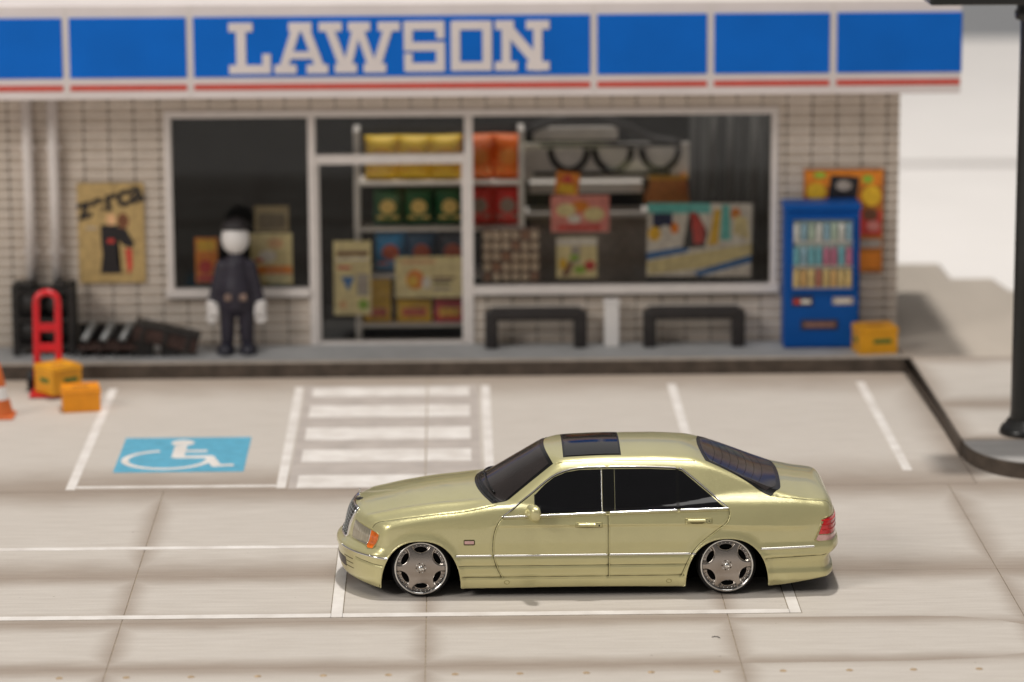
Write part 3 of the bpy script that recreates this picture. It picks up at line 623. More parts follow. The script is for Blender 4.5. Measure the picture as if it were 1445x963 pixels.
# dark engine-like rack below the pipes
er = thing('metal_rack', 'black metal rack standing on the walkway under the rain pipes', 'rack', (-6.65, 10.45, Zk))
for s in (-1, 1):
    for d in (0, .34): box('upright', s*.37-.045, s*.37+.045, d-.045, d+.045, 0, .95, DARKM, er, .01)
box('back_sheet', -.36, .36, .30, .33, .05, .90, DARKM, er, .005)
for z in (.10, .46, .84): box('shelf', -.41, .41, -.04, .37, z, z+.05, DARKM, er, .008)
for x, z, r in ((-.18, .14, .13), (.15, .14, .15), (-.16, .51, .15), (.18, .51, .13)): lathe('drum', [(0, -.14), (r, -.14), (r, .0), (r*.8, .02), (r*.8, .14), (0, .14)], DARKM, er, 20, (x, .13, z+r+.05), 'y')
for x in (-.22, .22): box('lamp_cap', x-.1, x+.1, .02, .3, .89, .98, DARKM, er, .03)
# three steel mufflers on a dark pallet
pl = thing('dark_pallet', 'low dark pallet beside the black rack', 'pallet', (-5.80, 10.42, Zk))
for i in range(4): box('bearer', -.36+.22*i, -.30+.22*i, -.1, .35, 0, .10, DARKM, pl, .006)
for j in range(3): box('deck_board', -.40, .40, -.12+.16*j, .02+.16*j, .10, .14, DARKW, pl, .006)
box('back_board', -.42, .42, .36, .42, 0, .36, DARKM, pl, .01)
for i in range(3):
    t = thing('steel_pipe', f'{ords[i]} of three grey steel pipes slanting on the dark pallet', 'pipe', (-6.06+.25*i, 10.40, Zk+.14), 'grey steel pipes')
    bm = bmesh.new(); tubepath(bm, [(-.06, .0, .055), (.05, .26, .25)], .05, 12); bmobj('pipe_body', bm, STEEL, t, True)
    bm = bmesh.new(); tubepath(bm, [(-.075, -.03, .05), (-.06, .0, .055)], .032, 12); bmobj('pipe_mouth', bm, DARKM, t, True)
# tilted rusty crate on a block
ts = thing('rusty_trunk', 'dark rusty trunk tipped on its side on the walkway', 'trunk', (-5.03, 10.42, Zk))
mt = Matrix.Translation((0, 0, .235)) @ Matrix.Rotation(math.radians(13), 4, 'Y')
box('trunk_body', -.43, .43, -.15, .2, -.09, .10, DARKW, ts, .02, mt); box('lid', -.44, .44, -.16, .21, .10, .15, DARKM, ts, .012, mt)
for x in (-.3, 0, .3): box('strap', x-.03, x+.03, -.168, .215, -.095, .155, DARKM, ts, .006, mt)
for x, z1 in ((-.30, .24), (.05, .14)): box('support_block', x-.12, x+.12, -.1, .2, 0, z1, DARKM, ts, .01)

# ------------------------------------------------------------------ lamp post at the right edge
lp = thing('lamp_post', 'tall black lamp post with overhead box on the pavement corner', 'lamp post', (5.63, 5.40, Zk))
lathe('base_flange', [(0, 0), (.31, 0), (.315, .03), (.30, .06), (.285, .10), (.25, .11), (.23, .16), (.21, .18)], POSTB, lp, 40)
lathe('pole', [(.195, .15), (.18, .3), (.172, 5.0)], POSTB, lp, 40)
lathe('collar', [(.19, 4.96), (.235, 4.98), (.245, 5.06), (.22, 5.10), (.22, 5.16)], POSTB, lp, 40)
box('overhead_box', -1.32, 2.3, -.60, .30, 5.20, 5.55, POSTB, lp, .03)

# ------------------------------------------------------------------ implicit-surface tools (surface nets)
def surface_net(f, lo, hi, h, chunk=64, newton=4):
    nx, ny, nz = [int(math.ceil((b-a)/h))+1 for a, b in zip(lo, hi)]
    X = (lo[0]+h*np.arange(nx)).astype(np.float32); Y = (lo[1]+h*np.arange(ny)).astype(np.float32); Z = (lo[2]+h*np.arange(nz)).astype(np.float32)
    D = np.empty((nx, ny, nz), np.float32)
    for i in range(0, nx, chunk):
        D[i:i+chunk] = f(X[i:i+chunk, None, None], Y[None, :, None], Z[None, None, :])
    ins = D < 0
    c = np.zeros((nx-1, ny-1, nz-1), np.int8)
    for dx in (0, 1):
        for dy in (0, 1):
            for dz in (0, 1): c += ins[dx:nx-1+dx, dy:ny-1+dy, dz:nz-1+dz]
    act = (c > 0) & (c < 8); idx = -np.ones(act.shape, np.int32); I = np.argwhere(act); idx[act] = np.arange(len(I))
    acc = np.zeros((len(I), 3)); cnt = np.zeros(len(I))
    for ax in range(3):
        o1, o2 = [a for a in range(3) if a != ax]
        for p in (0, 1):
            for q in (0, 1):
                off = np.zeros(3, int); off[o1] = p; off[o2] = q; A = I+off; B = A.copy(); B[:, ax] += 1
                a = D[A[:, 0], A[:, 1], A[:, 2]]; b = D[B[:, 0], B[:, 1], B[:, 2]]; s = (a < 0) != (b < 0)
                t = np.where(s, a/np.where(s, a-b, 1), 0); pos = A.astype(float); pos[:, ax] += t
                acc[s] += pos[s]; cnt[s] += 1
    V = np.array(lo)+h*acc/cnt[:, None]
    Fs = []
    for ax in range(3):
        o1, o2 = (ax+1) % 3, (ax+2) % 3
        a = [slice(None)]*3; b = [slice(None)]*3; a[ax] = slice(0, -1); b[ax] = slice(1, None)
        ch = ins[tuple(a)] != ins[tuple(b)]; E = np.argwhere(ch)
        E = E[(E[:, o1] > 0) & (E[:, o2] > 0) & (E[:, o1] < D.shape[o1]-1) & (E[:, o2] < D.shape[o2]-1)]
        fl = ins[E[:, 0], E[:, 1], E[:, 2]]
        def at(d1, d2):
            q = E.copy(); q[:, o1] += d1; q[:, o2] += d2; return idx[q[:, 0], q[:, 1], q[:, 2]]
        Q = np.stack([at(-1, -1), at(0, -1), at(0, 0), at(-1, 0)], 1); Q[~fl] = Q[~fl][:, ::-1]; Fs.append(Q)
    F = np.concatenate(Fs)
    for _ in range(newton):
        d, g = fgrad(f, V); st_ = d/np.maximum((g*g).sum(1), .25); st_ = np.clip(st_, -.5*h, .5*h); V = V-g*st_[:, None]
    return V, F
def fgrad(f, P, e=.0015):
    x, y, z = P[:, 0], P[:, 1], P[:, 2]; d = f(x, y, z)
    return d, np.stack([f(x+e, y, z)-f(x-e, y, z), f(x, y+e, z)-f(x, y-e, z), f(x, y, z+e)-f(x, y, z-e)], 1)/(2*e)
def smax(a, b, k): h = np.clip(.5+.5*(a-b)/k, 0, 1); return b+(a-b)*h+k*h*(1-h)
def smin(a, b, k): return -smax(-a, -b, k)
def pc(xs, ys):
    xs = np.array(xs, float); ys = np.array(ys, float); d = np.diff(ys)/np.diff(xs); m_ = np.zeros_like(ys)
    m_[0], m_[-1] = d[0], d[-1]
    for i in range(1, len(xs)-1): m_[i] = 0 if d[i-1]*d[i] <= 0 else 2*d[i-1]*d[i]/(d[i-1]+d[i])
    T = np.linspace(xs[0], xs[-1], 1200); i = np.clip(np.searchsorted(xs, T)-1, 0, len(xs)-2); hh = xs[i+1]-xs[i]; t = (T-xs[i])/hh
    Y_ = (1+2*t)*(1-t)**2*ys[i]+t*(1-t)**2*hh*m_[i]+t*t*(3-2*t)*ys[i+1]+t*t*(t-1)*hh*m_[i+1]
    # light smoothing for fair curves
    for _ in range(12): Y_[1:-1] = .25*Y_[:-2]+.5*Y_[1:-1]+.25*Y_[2:]
    return lambda x: np.interp(x, T, Y_)

# ------------------------------------------------------------------ figurine by the left window (plain stand-in figure)
def cap(x, y, z, a, b, r1, r2):
    a = np.array(a); b = np.array(b); d = b-a; t = np.clip(((x-a[0])*d[0]+(y-a[1])*d[1]+(z-a[2])*d[2])/(d@d), 0, 1)
    return np.sqrt((x-a[0]-t*d[0])**2+(y-a[1]-t*d[1])**2+(z-a[2]-t*d[2])**2)-(r1+(r2-r1)*t)
def fig_body(x, y, z):
    ax = np.abs(x)
    d = cap(x, y, z, (0, 0, .86), (0, 0, 1.17), .20, .17)
    d = smin(d, cap(x, y, z, (0, 0, .68), (0, 0, .86), .19, .20), .08)
    d = smin(d, cap(ax, y, z, (.12, 0, .70), (.13, 0, .16), .115, .09), .04)
    d = smin(d, cap(ax, y, z, (.19, 0, 1.18), (.30, -.01, .72), .085, .075), .06)
    d = smin(d, cap(x, y, z, (0, 0, 1.2), (0, 0, 1.36), .09, .08), .05)
    return d
fg = thing('figurine', 'small toy figurine with white head and dark navy suit by window', 'figurine', (-4.09, 10.55, Zk))
V, F = surface_net(fig_body, (-.45, -.3, .05), (.45, .3, 1.5), .022); mesh('body', V, F, NAVY, fg, True)
def fig_head(x, y, z): return np.sqrt((x/.95)**2+(y/.95)**2+((z-1.55)/1.12)**2)-.195
V, F = surface_net(fig_head, (-.3, -.3, 1.25), (.3, .3, 1.85), .02); mesh('head', V, F, WHITEP, fg, True)
def fig_hat(x, y, z): return np.maximum(np.sqrt(x**2+(y-.02)**2+((z-1.62)/1.0)**2)-.205, 1.66-z-.12*y)
V, F = surface_net(fig_hat, (-.3, -.3, 1.55), (.3, .3, 1.9), .016); mesh('cap', V, F, INK, fg, True)
for s in (-1, 1):
    def hand(x, y, z):
        d = cap(x, y, z, (s*.32, -.02, .66), (s*.325, -.03, .54), .085, .07)
        for k, (dx, l) in enumerate(((-.05, .08), (-.017, .10), (.017, .095), (.05, .07))): d = smin(d, cap(x, y, z, (s*.325+dx, -.035, .52), (s*.325+dx*1.05, -.055, .52-l), .026, .02), .012)
        return smin(d, cap(x, y, z, (s*.27, -.08, .62), (s*.26, -.12, .54), .028, .022), .015)
    V, F = surface_net(hand, (s*.32-.16, -.2, .36), (s*.32+.16, .12, .8), .012); mesh('hand', V, F, WHITEP, fg, True)
    def shoe(x, y, z): return np.maximum(np.sqrt(((x-s*.15)/.125)**2+((y+.06)/.20)**2+((z-.04)/.13)**2)*.13-.13, .002-z)
    V, F = surface_net(shoe, (s*.15-.16, -.3, -.02), (s*.15+.16, .2, .22), .014); mesh('shoe', V, F, SHOE, fg, True)
    box('pocket_button', s*.10-.045, s*.10+.045, -.215, -.18, .74, .83, GYL, fg, .015)

# ------------------------------------------------------------------ the car: implicit body
wp = pc([-2.6, -2.2, -1.9, -1.5, -.8, 0, 1, 1.6, 2.1, 2.5, 2.9], [.79, .86, .895, .915, .928, .932, .932, .925, .905, .872, .83])
dzf = pc([-.1, .09, .20, .34, .44, .55, .70, .80, .88, 1.0, 1.6], [-.06, -.028, -.004, .002, .002, -.003, -.014, -.028, -.05, -.10, -.45])
zcf = pc([-2.7, -2.4, -2.28, -2.15, -2.0, -1.7, -1.3, -.9, -.5, .3, 1.4, 1.9, 2.2, 2.45, 2.6, 2.9], [.68, .765, .80, .835, .868, .93, .985, 1.012, .99, .95, 1.03, 1.065, 1.055, 1.03, 1.0, .88])
ccf = pc([-2.7, -1.2, -.5, 1.4, 1.9, 2.3, 2.9], [.17, .16, .06, .08, .14, .13, .10])
fxf = pc([-.1, .10, .16, .25, .38, .45, .485, .52, .62, .72, .80, 1.0, 1.6], [-2.33, -2.37, -2.405, -2.425, -2.435, -2.43, -2.40, -2.355, -2.335, -2.305, -2.265, -2.10, -1.6])
rxf = pc([-.1, .12, .185, .235, .27, .34, .40, .43, .48, .53, .57, .62, .75, .86, .94, 1.05, 1.6], [2.62, 2.67, 2.69, 2.685, 2.65, 2.65, 2.68, 2.715, 2.74, 2.732, 2.705, 2.698, 2.692, 2.672, 2.63, 2.52, 1.9])
zbf = pc([-2.7, -2.3, -1.96, -1.1, .1, 1.14, 2.0, 2.65, 2.9], [.135, .125, .095, .09, .10, .092, .088, .185, .22])
tpf = pc([-1.6, -.6, 0, 1.2, 1.8, 2.4], [.09, .014, 0, .012, .05, .12])
zrf = pc([-1.4, -.6, -.3, 0, .4, .8, 1.2, 1.5, 1.9, 2.4], [1.16, 1.345, 1.392, 1.42, 1.433, 1.433, 1.415, 1.38, 1.30, 1.15])
WX = (-1.565, 1.56)
def archq(x, z, cx, a): return (np.abs((x-cx)/a)**2.3+np.clip((z-.09)/.508, 0, 9)**2.3)**(1/2.3)
def halfw(x, z):
    w = wp(x)+dzf(z)+.011/(1+np.exp((z-.425)/.006))-.006/(1+np.exp((z-.215)/.006))
    for cx, a in zip(WX, (.408, .425)): w = w+.016*np.exp(-((archq(x, z, cx, a)-1)/.10)**2)
    fm = 1/(1+np.exp((x+1.93)/.012)); rm_ = 1/(1+np.exp(-(x-1.93)/.012))
    w = w+fm*(.014*np.exp(-((z-.435)/.040)**4)+.010*np.exp(-((z-.16)/.07)**4))
    return w+rm_*(.014*np.exp(-((z-.465)/.060)**4)-.010*np.exp(-((z-.32)/.06)**4)+.014*np.exp(-((z-.185)/.06)**4))
def car_f(x, y, z):
    ay = np.abs(y); y2 = ay*ay
    side = ay-halfw(x, z)
    top = z-(zcf(x)-ccf(x)*y2+.011*np.exp(-((ay-.60-.045*(x+2.2))/.05)**2)/(1+np.exp((x+.95)/.05)))
    d = smax(side, top, .055)
    yn = ay/.9
    fr_ = (fxf(z)-.016*np.exp(-((z-.435)/.040)**4)+.34*yn**2+.08*yn**5-x)/np.sqrt(1+(.755*yn+.44*yn**4)**2)
    d = smax(d, fr_, .035)
    rr = (x-rxf(z)+.13*yn**6)/np.sqrt(1+(.87*yn**5)**2)
    d = smax(d, rr, .035)
    d = smax(d, zbf(x)-z, .014)
    gs = (ay-(.885-tpf(x)-.455*(z-.86)-.13*(z-.86)**2))*.9
    gr_ = z-(zrf(x)-.165*y2)
    g = smax(gs, gr_, .075)
    ws = (-1.0+(z-1.0)/.585+.72*y2-x)/np.sqrt(1+2.92+(1.44*ay)**2)
    g = smax(g, ws, .03)
    rs = (x-(2.15-(z-1.05)/.395-.22*y2))/np.sqrt(1+6.41+.19*y2)
    g = smax(g, rs, .045)
    g = smax(np.maximum(np.maximum(g, .75-z), -1.30-x), x-2.42, .22)
    k = .022+.075/(1+np.exp(-(x-1.45)/.12))
    d = smin(d, g, k)
    for cx, a in zip(WX, (.408, .425)):
        q = (archq(x, z, cx, a)-1)*.40
        d = smax(d, -np.maximum(q, .56-ay), .007)
    return d
HC = .0125
V, F = surface_net(car_f, (-2.56, -1.0-HC/2, .03), (2.86, 1.0+HC, 1.50), HC, 40)
_, G = fgrad(car_f, V); G /= np.linalg.norm(G, axis=1)[:, None]
car = thing('car', 'pale olive gold lowered sedan with chrome wheels and black windows on the road', 'car', (0, 0, 0))

# shut lines in side view (x, z) and plan view (x, y)
def dens(pts, step=.012, smooth=0):
    P = np.array(pts, float)
    for _ in range(smooth):
        Q = [P[0]]
        for i in range(len(P)-1): Q += [.75*P[i]+.25*P[i+1], .25*P[i]+.75*P[i+1]]
        P = np.array(Q+[P[-1]])
    out = [P[0]]
    for a, b in zip(P[:-1], P[1:]):
        n = max(1, int(np.linalg.norm(b-a)/step))
        for i in range(1, n+1): out.append(a+(b-a)*i/n)
    return np.array(out)
L_front = dens([(-.72, .835), (-.765, .80), (-.815, .70), (-.832, .58), (-.832, .45), (-.80, .33), (-.745, .215)], smooth=2)
L_b = dens([(.345, .872), (.345, .215)])
L_rear = dens([(1.575, .905), (1.585, .84), (1.55, .755), (1.40, .65), (1.25, .53), (1.16, .40), (1.085, .215)], smooth=2)
L_sill = dens([(-1.14, .212), (1.12, .220)])
L_cr = dens([(-1.175, .335), (1.20, .340)])
L_belt = dens([(-.72, .838), (.07, .866), (1.575, .905)], smooth=1)
L_rb = dens([(1.93, .378), (2.60, .405)]); L_fb = dens([(-2.30, .378), (-1.93, .338)])
L_bx = dens([(1.905, .50), (2.06, .525)])
L_hood = dens([(-2.12, .70), (-1.95, .785), (-1.5, .835), (-1.0, .84), (-.80, .80)], smooth=2)   # plan x,y
L_boot = dens([(2.04, .76), (2.2, .775), (2.5, .755), (2.64, .70)], smooth=2)
def carve(V, line, ax, depth, sig, mask):
    sel = np.where(mask)[0]; P = V[sel]; q = np.stack([P[:, 0], P[:, 2] if ax == 'xz' else np.abs(P[:, 1])], 1)
    best = np.full(len(q), 9.)
    for a in range(0, len(line), 40):
        seg = line[a:a+41]; lo = seg.min(0)-.05; hi = seg.max(0)+.05; m_ = ((q > lo) & (q < hi)).all(1)
        if m_.any(): best[m_] = np.minimum(best[m_], np.sqrt(((q[m_][:, None]-seg[None])**2).sum(2)).min(1))
    V[sel] -= G[sel]*(depth*np.exp(-(best/sig)**2))[:, None]
lat = (np.abs(G[:, 1]) > .55) & (np.abs(V[:, 1]) > .6)
V2 = V.copy()
for L_ in (L_front, L_b, L_rear): carve(V2, L_, 'xz', .009, .011, lat)
for L_ in (L_sill, L_cr, L_rb, L_fb): carve(V2, L_, 'xz', .010, .012, lat)
for L_ in (L_hood, L_boot): carve(V2, L_, 'xy', .008, .011, (G[:, 2] > .25) & (V[:, 2] > .6))
# split the shell into its panels
Cn = V[F].mean(1); Gn = G[F].mean(1); cx, cy, cz = Cn.T; acy = np.abs(cy)
def inpoly(px, pz, poly):
    r = np.zeros(len(px), bool); n = len(poly)
    for i in range(n):
        (x1, z1), (x2, z2) = poly[i], poly[(i+1) % n]
        c = ((z1 > pz) != (z2 > pz)) & (px < (x2-x1)*(pz-z1)/((z2-z1) if z2 != z1 else 1e-9)+x1); r ^= c
    return r
part = np.zeros(len(F), int)
pf = list(map(tuple, L_front))+[(.345, .215), (.345, 1.30), (.1, 1.30), (-.05, 1.285), (-.22, 1.225), (-.40, 1.065)]
pr = [(.345, .215), (.345, 1.30), (1.12, 1.28)]+list(map(tuple, L_rear))
sd = (acy > .55) & (np.abs(Gn[:, 1]) > .5)
fd = sd & inpoly(cx, cz, pf); rd = sd & inpoly(cx, cz, pr)
part[fd & (cy < 0)] = 1; part[fd & (cy > 0)] = 2; part[rd & (cy < 0)] = 3; part[rd & (cy > 0)] = 4
hy = np.interp(cx, L_hood[:, 0], L_hood[:, 1]); ws_x = -.97+.60*acy**2
hood_m = (cx < -.70) & (cz > .69) & (acy < hy) & (Gn[:, 2] > .35) & (cx < ws_x) & (cx > -2.33)
part[hood_m] = 5
by = np.interp(cx, L_boot[:, 0], L_boot[:, 1]); boot_m = (((cx > 2.10-.12*acy**2) & (acy < by) & (Gn[:, 2] > .3)) | ((cx > 2.50) & (acy < .68) & (Gn[:, 0] > .5))) & (cz > .60)
part[boot_m] = 6
part[(part == 0) & (cx < -1.90) & (cz < .50)] = 7; part[(part == 0) & (cx > 1.93) & (cz < .525)] = 8
wl = np.zeros(len(F), bool)
for c_, a_ in zip(WX, (.408, .425)): wl |= (archq(cx, cz, c_, a_) < 1.03) & (acy < halfw(cx, cz)-.020)
part[wl | ((cz < zbf(cx)+.012) & (Gn[:, 2] < -.8))] = 9
PNAMES = ['body', 'front_door', 'front_door', 'rear_door', 'rear_door', 'hood', 'trunk_lid', 'front_bumper', 'rear_bumper', 'wheel_well']
panels = {}
me_all = None
for k, nm_ in enumerate(PNAMES):
    f = F[part == k]; u, inv = np.unique(f, return_inverse=True)
    o = mesh(nm_, V2[u], inv.reshape(f.shape), WELL if k == 9 else PAINT, car, True); panels[k] = o
# smooth shading across panel splits: take normals from the whole shell
tri = V2[F]; n1 = np.cross(tri[:, 2]-tri[:, 0], tri[:, 3]-tri[:, 1]); VN = np.zeros_like(V2)
for k in range(4): np.add.at(VN, F[:, k], n1)
VN /= np.maximum(np.linalg.norm(VN, axis=1), 1e-12)[:, None]
for k, o in panels.items():
    u = np.unique(F[part == k]); o.data.normals_split_custom_set_from_vertices([tuple(v) for v in VN[u]])

# surface look-ups
def bis(g, lo, hi, n=26):
    lo = np.array(lo, float); hi = np.array(hi, float)
    for _ in range(n):
        m_ = (lo+hi)/2; s = g(m_) > 0; hi = np.where(s, m_, hi); lo = np.where(s, lo, m_)
    return (lo+hi)/2
def S_side(q, s): q = np.asarray(q, float); x, z = q[:, 0], q[:, 1]; y = bis(lambda t: car_f(x, t, z), np.full(len(x), .45), np.full(len(x), 1.1)); return np.stack([x, s*y, z], 1)
def S_top(q, s=1): q = np.asarray(q, float); x, y = q[:, 0], q[:, 1]; z = bis(lambda t: car_f(x, y, t), np.full(len(x), .62), np.full(len(x), 1.6)); return np.stack([x, s*y, z], 1)
def S_front(q, s=1): q = np.asarray(q, float); y, z = q[:, 0], q[:, 1]; x = -bis(lambda t: car_f(-t, y, z), np.full(len(y), 1.9), np.full(len(y), 2.7)); return np.stack([x, s*y, z], 1)
def S_pol(q, s, ox=-1.75, sg=-1):
    q = np.asarray(q, float); a, z = np.radians(q[:, 0]), q[:, 1]
    r = bis(lambda t: car_f(ox+sg*t*np.cos(a), .4+t*np.sin(a), z), np.full(len(a), .02), np.full(len(a), 1.2)); return np.stack([ox+sg*r*np.cos(a), s*(.4+r*np.sin(a)), z], 1)
def S_tail(q, s): return S_pol(q, s, 2.2, 1)
def nrm(P): _, g = fgrad(car_f, P); return g/np.maximum(np.linalg.norm(g, axis=1), 1e-9)[:, None]
def patch(name, poly, look, s, m, off=.004, step=.02, parent=car, scale=(1, 1), depth=.010):
    P = np.array(poly, float)/np.array(scale); B = dens(list(map(tuple, P))+[tuple(P[0])], step)[:-1]
    lo, hi = B.min(0), B.max(0); gx, gz = np.meshgrid(np.arange(lo[0]+step/2, hi[0], step), np.arange(lo[1]+step/2, hi[1], step)); Q = np.stack([gx.ravel(), gz.ravel()], 1)
    Q = Q[inpoly(Q[:, 0], Q[:, 1], [tuple(b) for b in B])]
    if len(Q): Q = Q[np.sqrt(((Q[:, None]-B[None])**2).sum(2)).min(1) > step*.45]
    pts = [Vector(p) for p in np.concatenate([B, Q])] if len(Q) else [Vector(p) for p in B]
    n = len(B); v, e, f, *_ = delaunay_2d_cdt(pts, [], [list(range(n))], 1, 1e-7)
    q = np.array([tuple(p) for p in v])*np.array(scale)
    X = look(q, s); N_ = nrm(X); T_ = X+N_*off
    f = [tuple(t) for t in f]
    # orient outwards
    if f:
        a, b, c = (T_[i] for i in f[0])
        if np.dot(np.cross(b-a, c-a), N_[f[0][0]]) < 0: f = [t[::-1] for t in f]
    V_ = list(T_); ring = list(range(n)); k0 = len(V_); V_ += [X[i]-N_[i]*depth+N_[i]*off*0 for i in ring]
    for i in range(n): j = (i+1) % n; f.append((ring[i], ring[j], k0+j, k0+i))
    o = mesh(name, V_, f, m, parent, True)
    nn = [tuple(x) for x in N_]+[tuple(N_[i]) for i in ring]; o.data.normals_split_custom_set_from_vertices(nn); return o
def ribbon(name, pts, look, s, m, w, h, parent=car, off=0., closed=False, X=None):
    X = look(np.asarray(pts), s) if X is None else X; N_ = nrm(X); n = len(X)
    T_ = np.roll(X, -1, 0)-np.roll(X, 1, 0)
    if not closed: T_[0] = X[1]-X[0]; T_[-1] = X[-1]-X[-2]
    T_ /= np.maximum(np.linalg.norm(T_, axis=1), 1e-9)[:, None]; Bn = np.cross(N_, T_); Bn /= np.linalg.norm(Bn, axis=1)[:, None]
    sec = [(-.5, -.6), (-.5, .0), (-.36, .65), (0, 1.), (.36, .65), (.5, 0), (.5, -.6)]; k = len(sec); V_ = []; f = []
    for i in range(n): V_ += [X[i]+N_[i]*off+Bn[i]*a*w+N_[i]*b*h for a, b in sec]
    for i in range(n if closed else n-1):
        j = (i+1) % n
        for t in range(k-1): f.append((i*k+t, i*k+t+1, j*k+t+1, j*k+t))
    if not closed: f.append(tuple(range(k))); f.append(tuple(range((n-1)*k, n*k))[::-1])
    o = mesh(name, V_, f, m, parent, True); return o

# side windows and trim, both sides
gl_f = [(-.40, .868), (-.40, 1.040), (-.30, 1.135), (-.20, 1.205), (-.08, 1.250), (.06, 1.272), (.285, 1.276), (.285, .882)]
gl_b = [(.292, .882), (.292, 1.277), (.415, 1.277), (.415, .886)]
gl_r = [(.422, .886), (.422, 1.277), (.75, 1.276), (1.045, 1.264), (1.045, .900)]
gl_q = [(1.075, .902), (1.075, 1.260), (1.11, 1.250), (1.53, .914)]
sail = [(-.665, .855), (-.405, .866), (-.405, 1.036)]
frame_top = dens([(-.735, .838), (-.56, .965), (-.41, 1.075), (-.30, 1.162), (-.20, 1.228), (-.07, 1.275), (.08, 1.296), (.35, 1.300), (.75, 1.298), (1.06, 1.284), (1.13, 1.266), (1.575, .905)], .012, 1)
def clipl(L, a, b): return L[(L[:, 0] >= a) & (L[:, 0] <= b)]
for s in (-1, 1):
    fd_, rd_ = panels[1 if s < 0 else 2], panels[3 if s < 0 else 4]
    patch('window_glass', gl_f, S_side, s, TINT, .003, parent=fd_); patch('window_glass', gl_r, S_side, s, TINT, .003, parent=rd_); patch('quarter_glass', gl_q, S_side, s, TINT, .003)
    patch('pillar_trim', gl_b, S_side, s, BLACK, .0045); patch('window_divider', [(1.045, .900), (1.045, 1.266), (1.075, 1.262), (1.075, .902)], S_side, s, BLACK, .006)
    ribbon('window_frame', dens([(.284, .885), (.284, 1.276)]), S_side, s, CHROME, .007, .006, fd_); ribbon('window_frame', dens([(.424, .888), (.424, 1.276)]), S_side, s, BLACK, .012, .008, rd_)
    ribbon('window_frame', dens([(-.398, .868), (-.398, 1.045)]), S_side, s, BLACK, .016, .009, fd_)
    patch('mirror_sail', sail, S_side, s, PAINT, .005, parent=fd_)
    ft = frame_top
    ribbon('frame_trim', clipl(ft, -.75, .338), S_side, s, CHROME, .017, .010, fd_); ribbon('frame_trim', clipl(ft, .352, 1.056), S_side, s, CHROME, .017, .010, rd_); ribbon('frame_trim', ft[(ft[:, 0] > 1.066)], S_side, s, CHROME, .017, .010)
    ribbon('frame_seal', np.stack([ft[:, 0], ft[:, 1]-.010], 1)[::2][4:-4], S_side, s, BLACK, .010, .006)
    for a, b, p_ in ((-.735, .336, fd_), (.354, 1.055, rd_), (1.066, 1.575, car)): ribbon('belt_trim', clipl(L_belt, a, b), S_side, s, CHROME, .020, .012, p_)
    ribbon('belt_edge', np.stack([L_belt[:, 0], L_belt[:, 1]-.022], 1), S_side, s, GAPL, .010, .005)
    # shut lines: dark wash in the groove and its bright raised edge
    for L_ in (L_front, L_b, L_rear):
        X = S_side(L_, s); X = X-nrm(X)*.0075
        ribbon('shut_line', None, None, s, GAP, .008, .004, X=X)
        ribbon('panel_edge', np.stack([L_[:, 0]+.012, L_[:, 1]], 1), S_side, s, PAINT, .010, .005)
    for L_, wd in ((L_sill, .008), (L_cr, .007), (L_rb, .008), (L_fb, .007)):
        X = S_side(L_, s); X = X-nrm(X)*.009
        ribbon('crease_line', None, None, s, GAP, wd, .004, X=X)
    for L_ in (L_hood, L_boot):
        X = S_top(L_, s); X = X-nrm(X)*.0065; ribbon('shut_line', None, None, s, GAP, .007, .003, X=X)
    # rub strips
    for a, b, p_ in ((-1.215, -.845, car), (-.822, .335, fd_), (.355, 1.19, rd_), (1.20, 1.245, car)):
        ribbon('rub_strip', dens([(a, .444+.003*a), (b, .444+.003*b)]), S_side, s, CHROME, .024, .011, p_)
    ribbon('rub_strip', dens([(1.90, .487), (2.45, .500)]), S_side, s, CHROME, .026, .012, panels[8])
    ribbon('rub_strip', dens([(-2.09, .434), (-1.905, .418)]), S_side, s, CHROME, .024, .010, panels[7])
    # arch lips
    for c_, a_ in zip(WX, (.408, .425)):
        tt = np.linspace(.02, PI-.02, 70); q = np.stack([c_+a_*1.012*np.sign(np.cos(tt))*np.abs(np.cos(tt))**(2/2.3), .09+.508*1.012*np.sin(tt)**(2/2.3)], 1)
        X = np.stack([q[:, 0], s*(halfw(q[:, 0], q[:, 1])-.006), q[:, 1]], 1); ribbon('arch_lip', None, None, s, PAINT, .014, .010, X=X)
    # handles
    for x0, x1, z, p_ in ((.035, .275, .752, fd_), (1.150, 1.395, .782, rd_)):
        patch('handle_recess', [((x0+x1)/2-.02+.085*math.cos(a), z+.030*math.sin(a)) for a in np.linspace(0, 2*PI, 20, endpoint=False)], S_side, s, GAP, .001, .012, p_, depth=.004)
        ribbon('handle', dens([(x0, z+.004), (x1-.055, z+.004)]), S_side, s, PAINT, .036, .026, p_)
        ribbon('handle_rim', dens([(x0-.02, z-.026), (x0-.02, z+.026), (x1+.01, z+.026), (x1+.01, z-.026), (x0-.02, z-.026)], .01)[:-1], S_side, s, GAPL, .006, .004, p_, closed=True)
        patch('handle_lock', [(x1-.022+.021*math.cos(a), z+.021*math.sin(a)) for a in np.linspace(0, 2*PI, 14, endpoint=False)], S_side, s, PAINT, .012, .01, p_)
        patch('key_hole', [(x1-.022+.007*math.cos(a), z+.007*math.sin(a)) for a in np.linspace(0, 2*PI, 8, endpoint=False)], S_side, s, BLACK, .0135, .01, p_)
    # side marker and jack covers
    patch('side_marker_base', [(-1.128, .560), (-1.128, .602), (-1.118, .610), (-1.022, .610), (-1.012, .602), (-1.012, .560), (-1.022, .552), (-1.118, .552)], S_side, s, GAP, .002, .012)
    patch('side_marker', [(-1.118, .566), (-1.118, .597), (-1.022, .597), (-1.022, .566)], S_side, s, PINK_L, .009, .012)
    for x in (-.69, .965): ribbon('jack_cover', [(x+.026*math.cos(a), .160+.020*math.sin(a)) for a in np.linspace(0, 2*PI, 20, endpoint=False)], S_side, s, GAPL, .008, .004, closed=True)
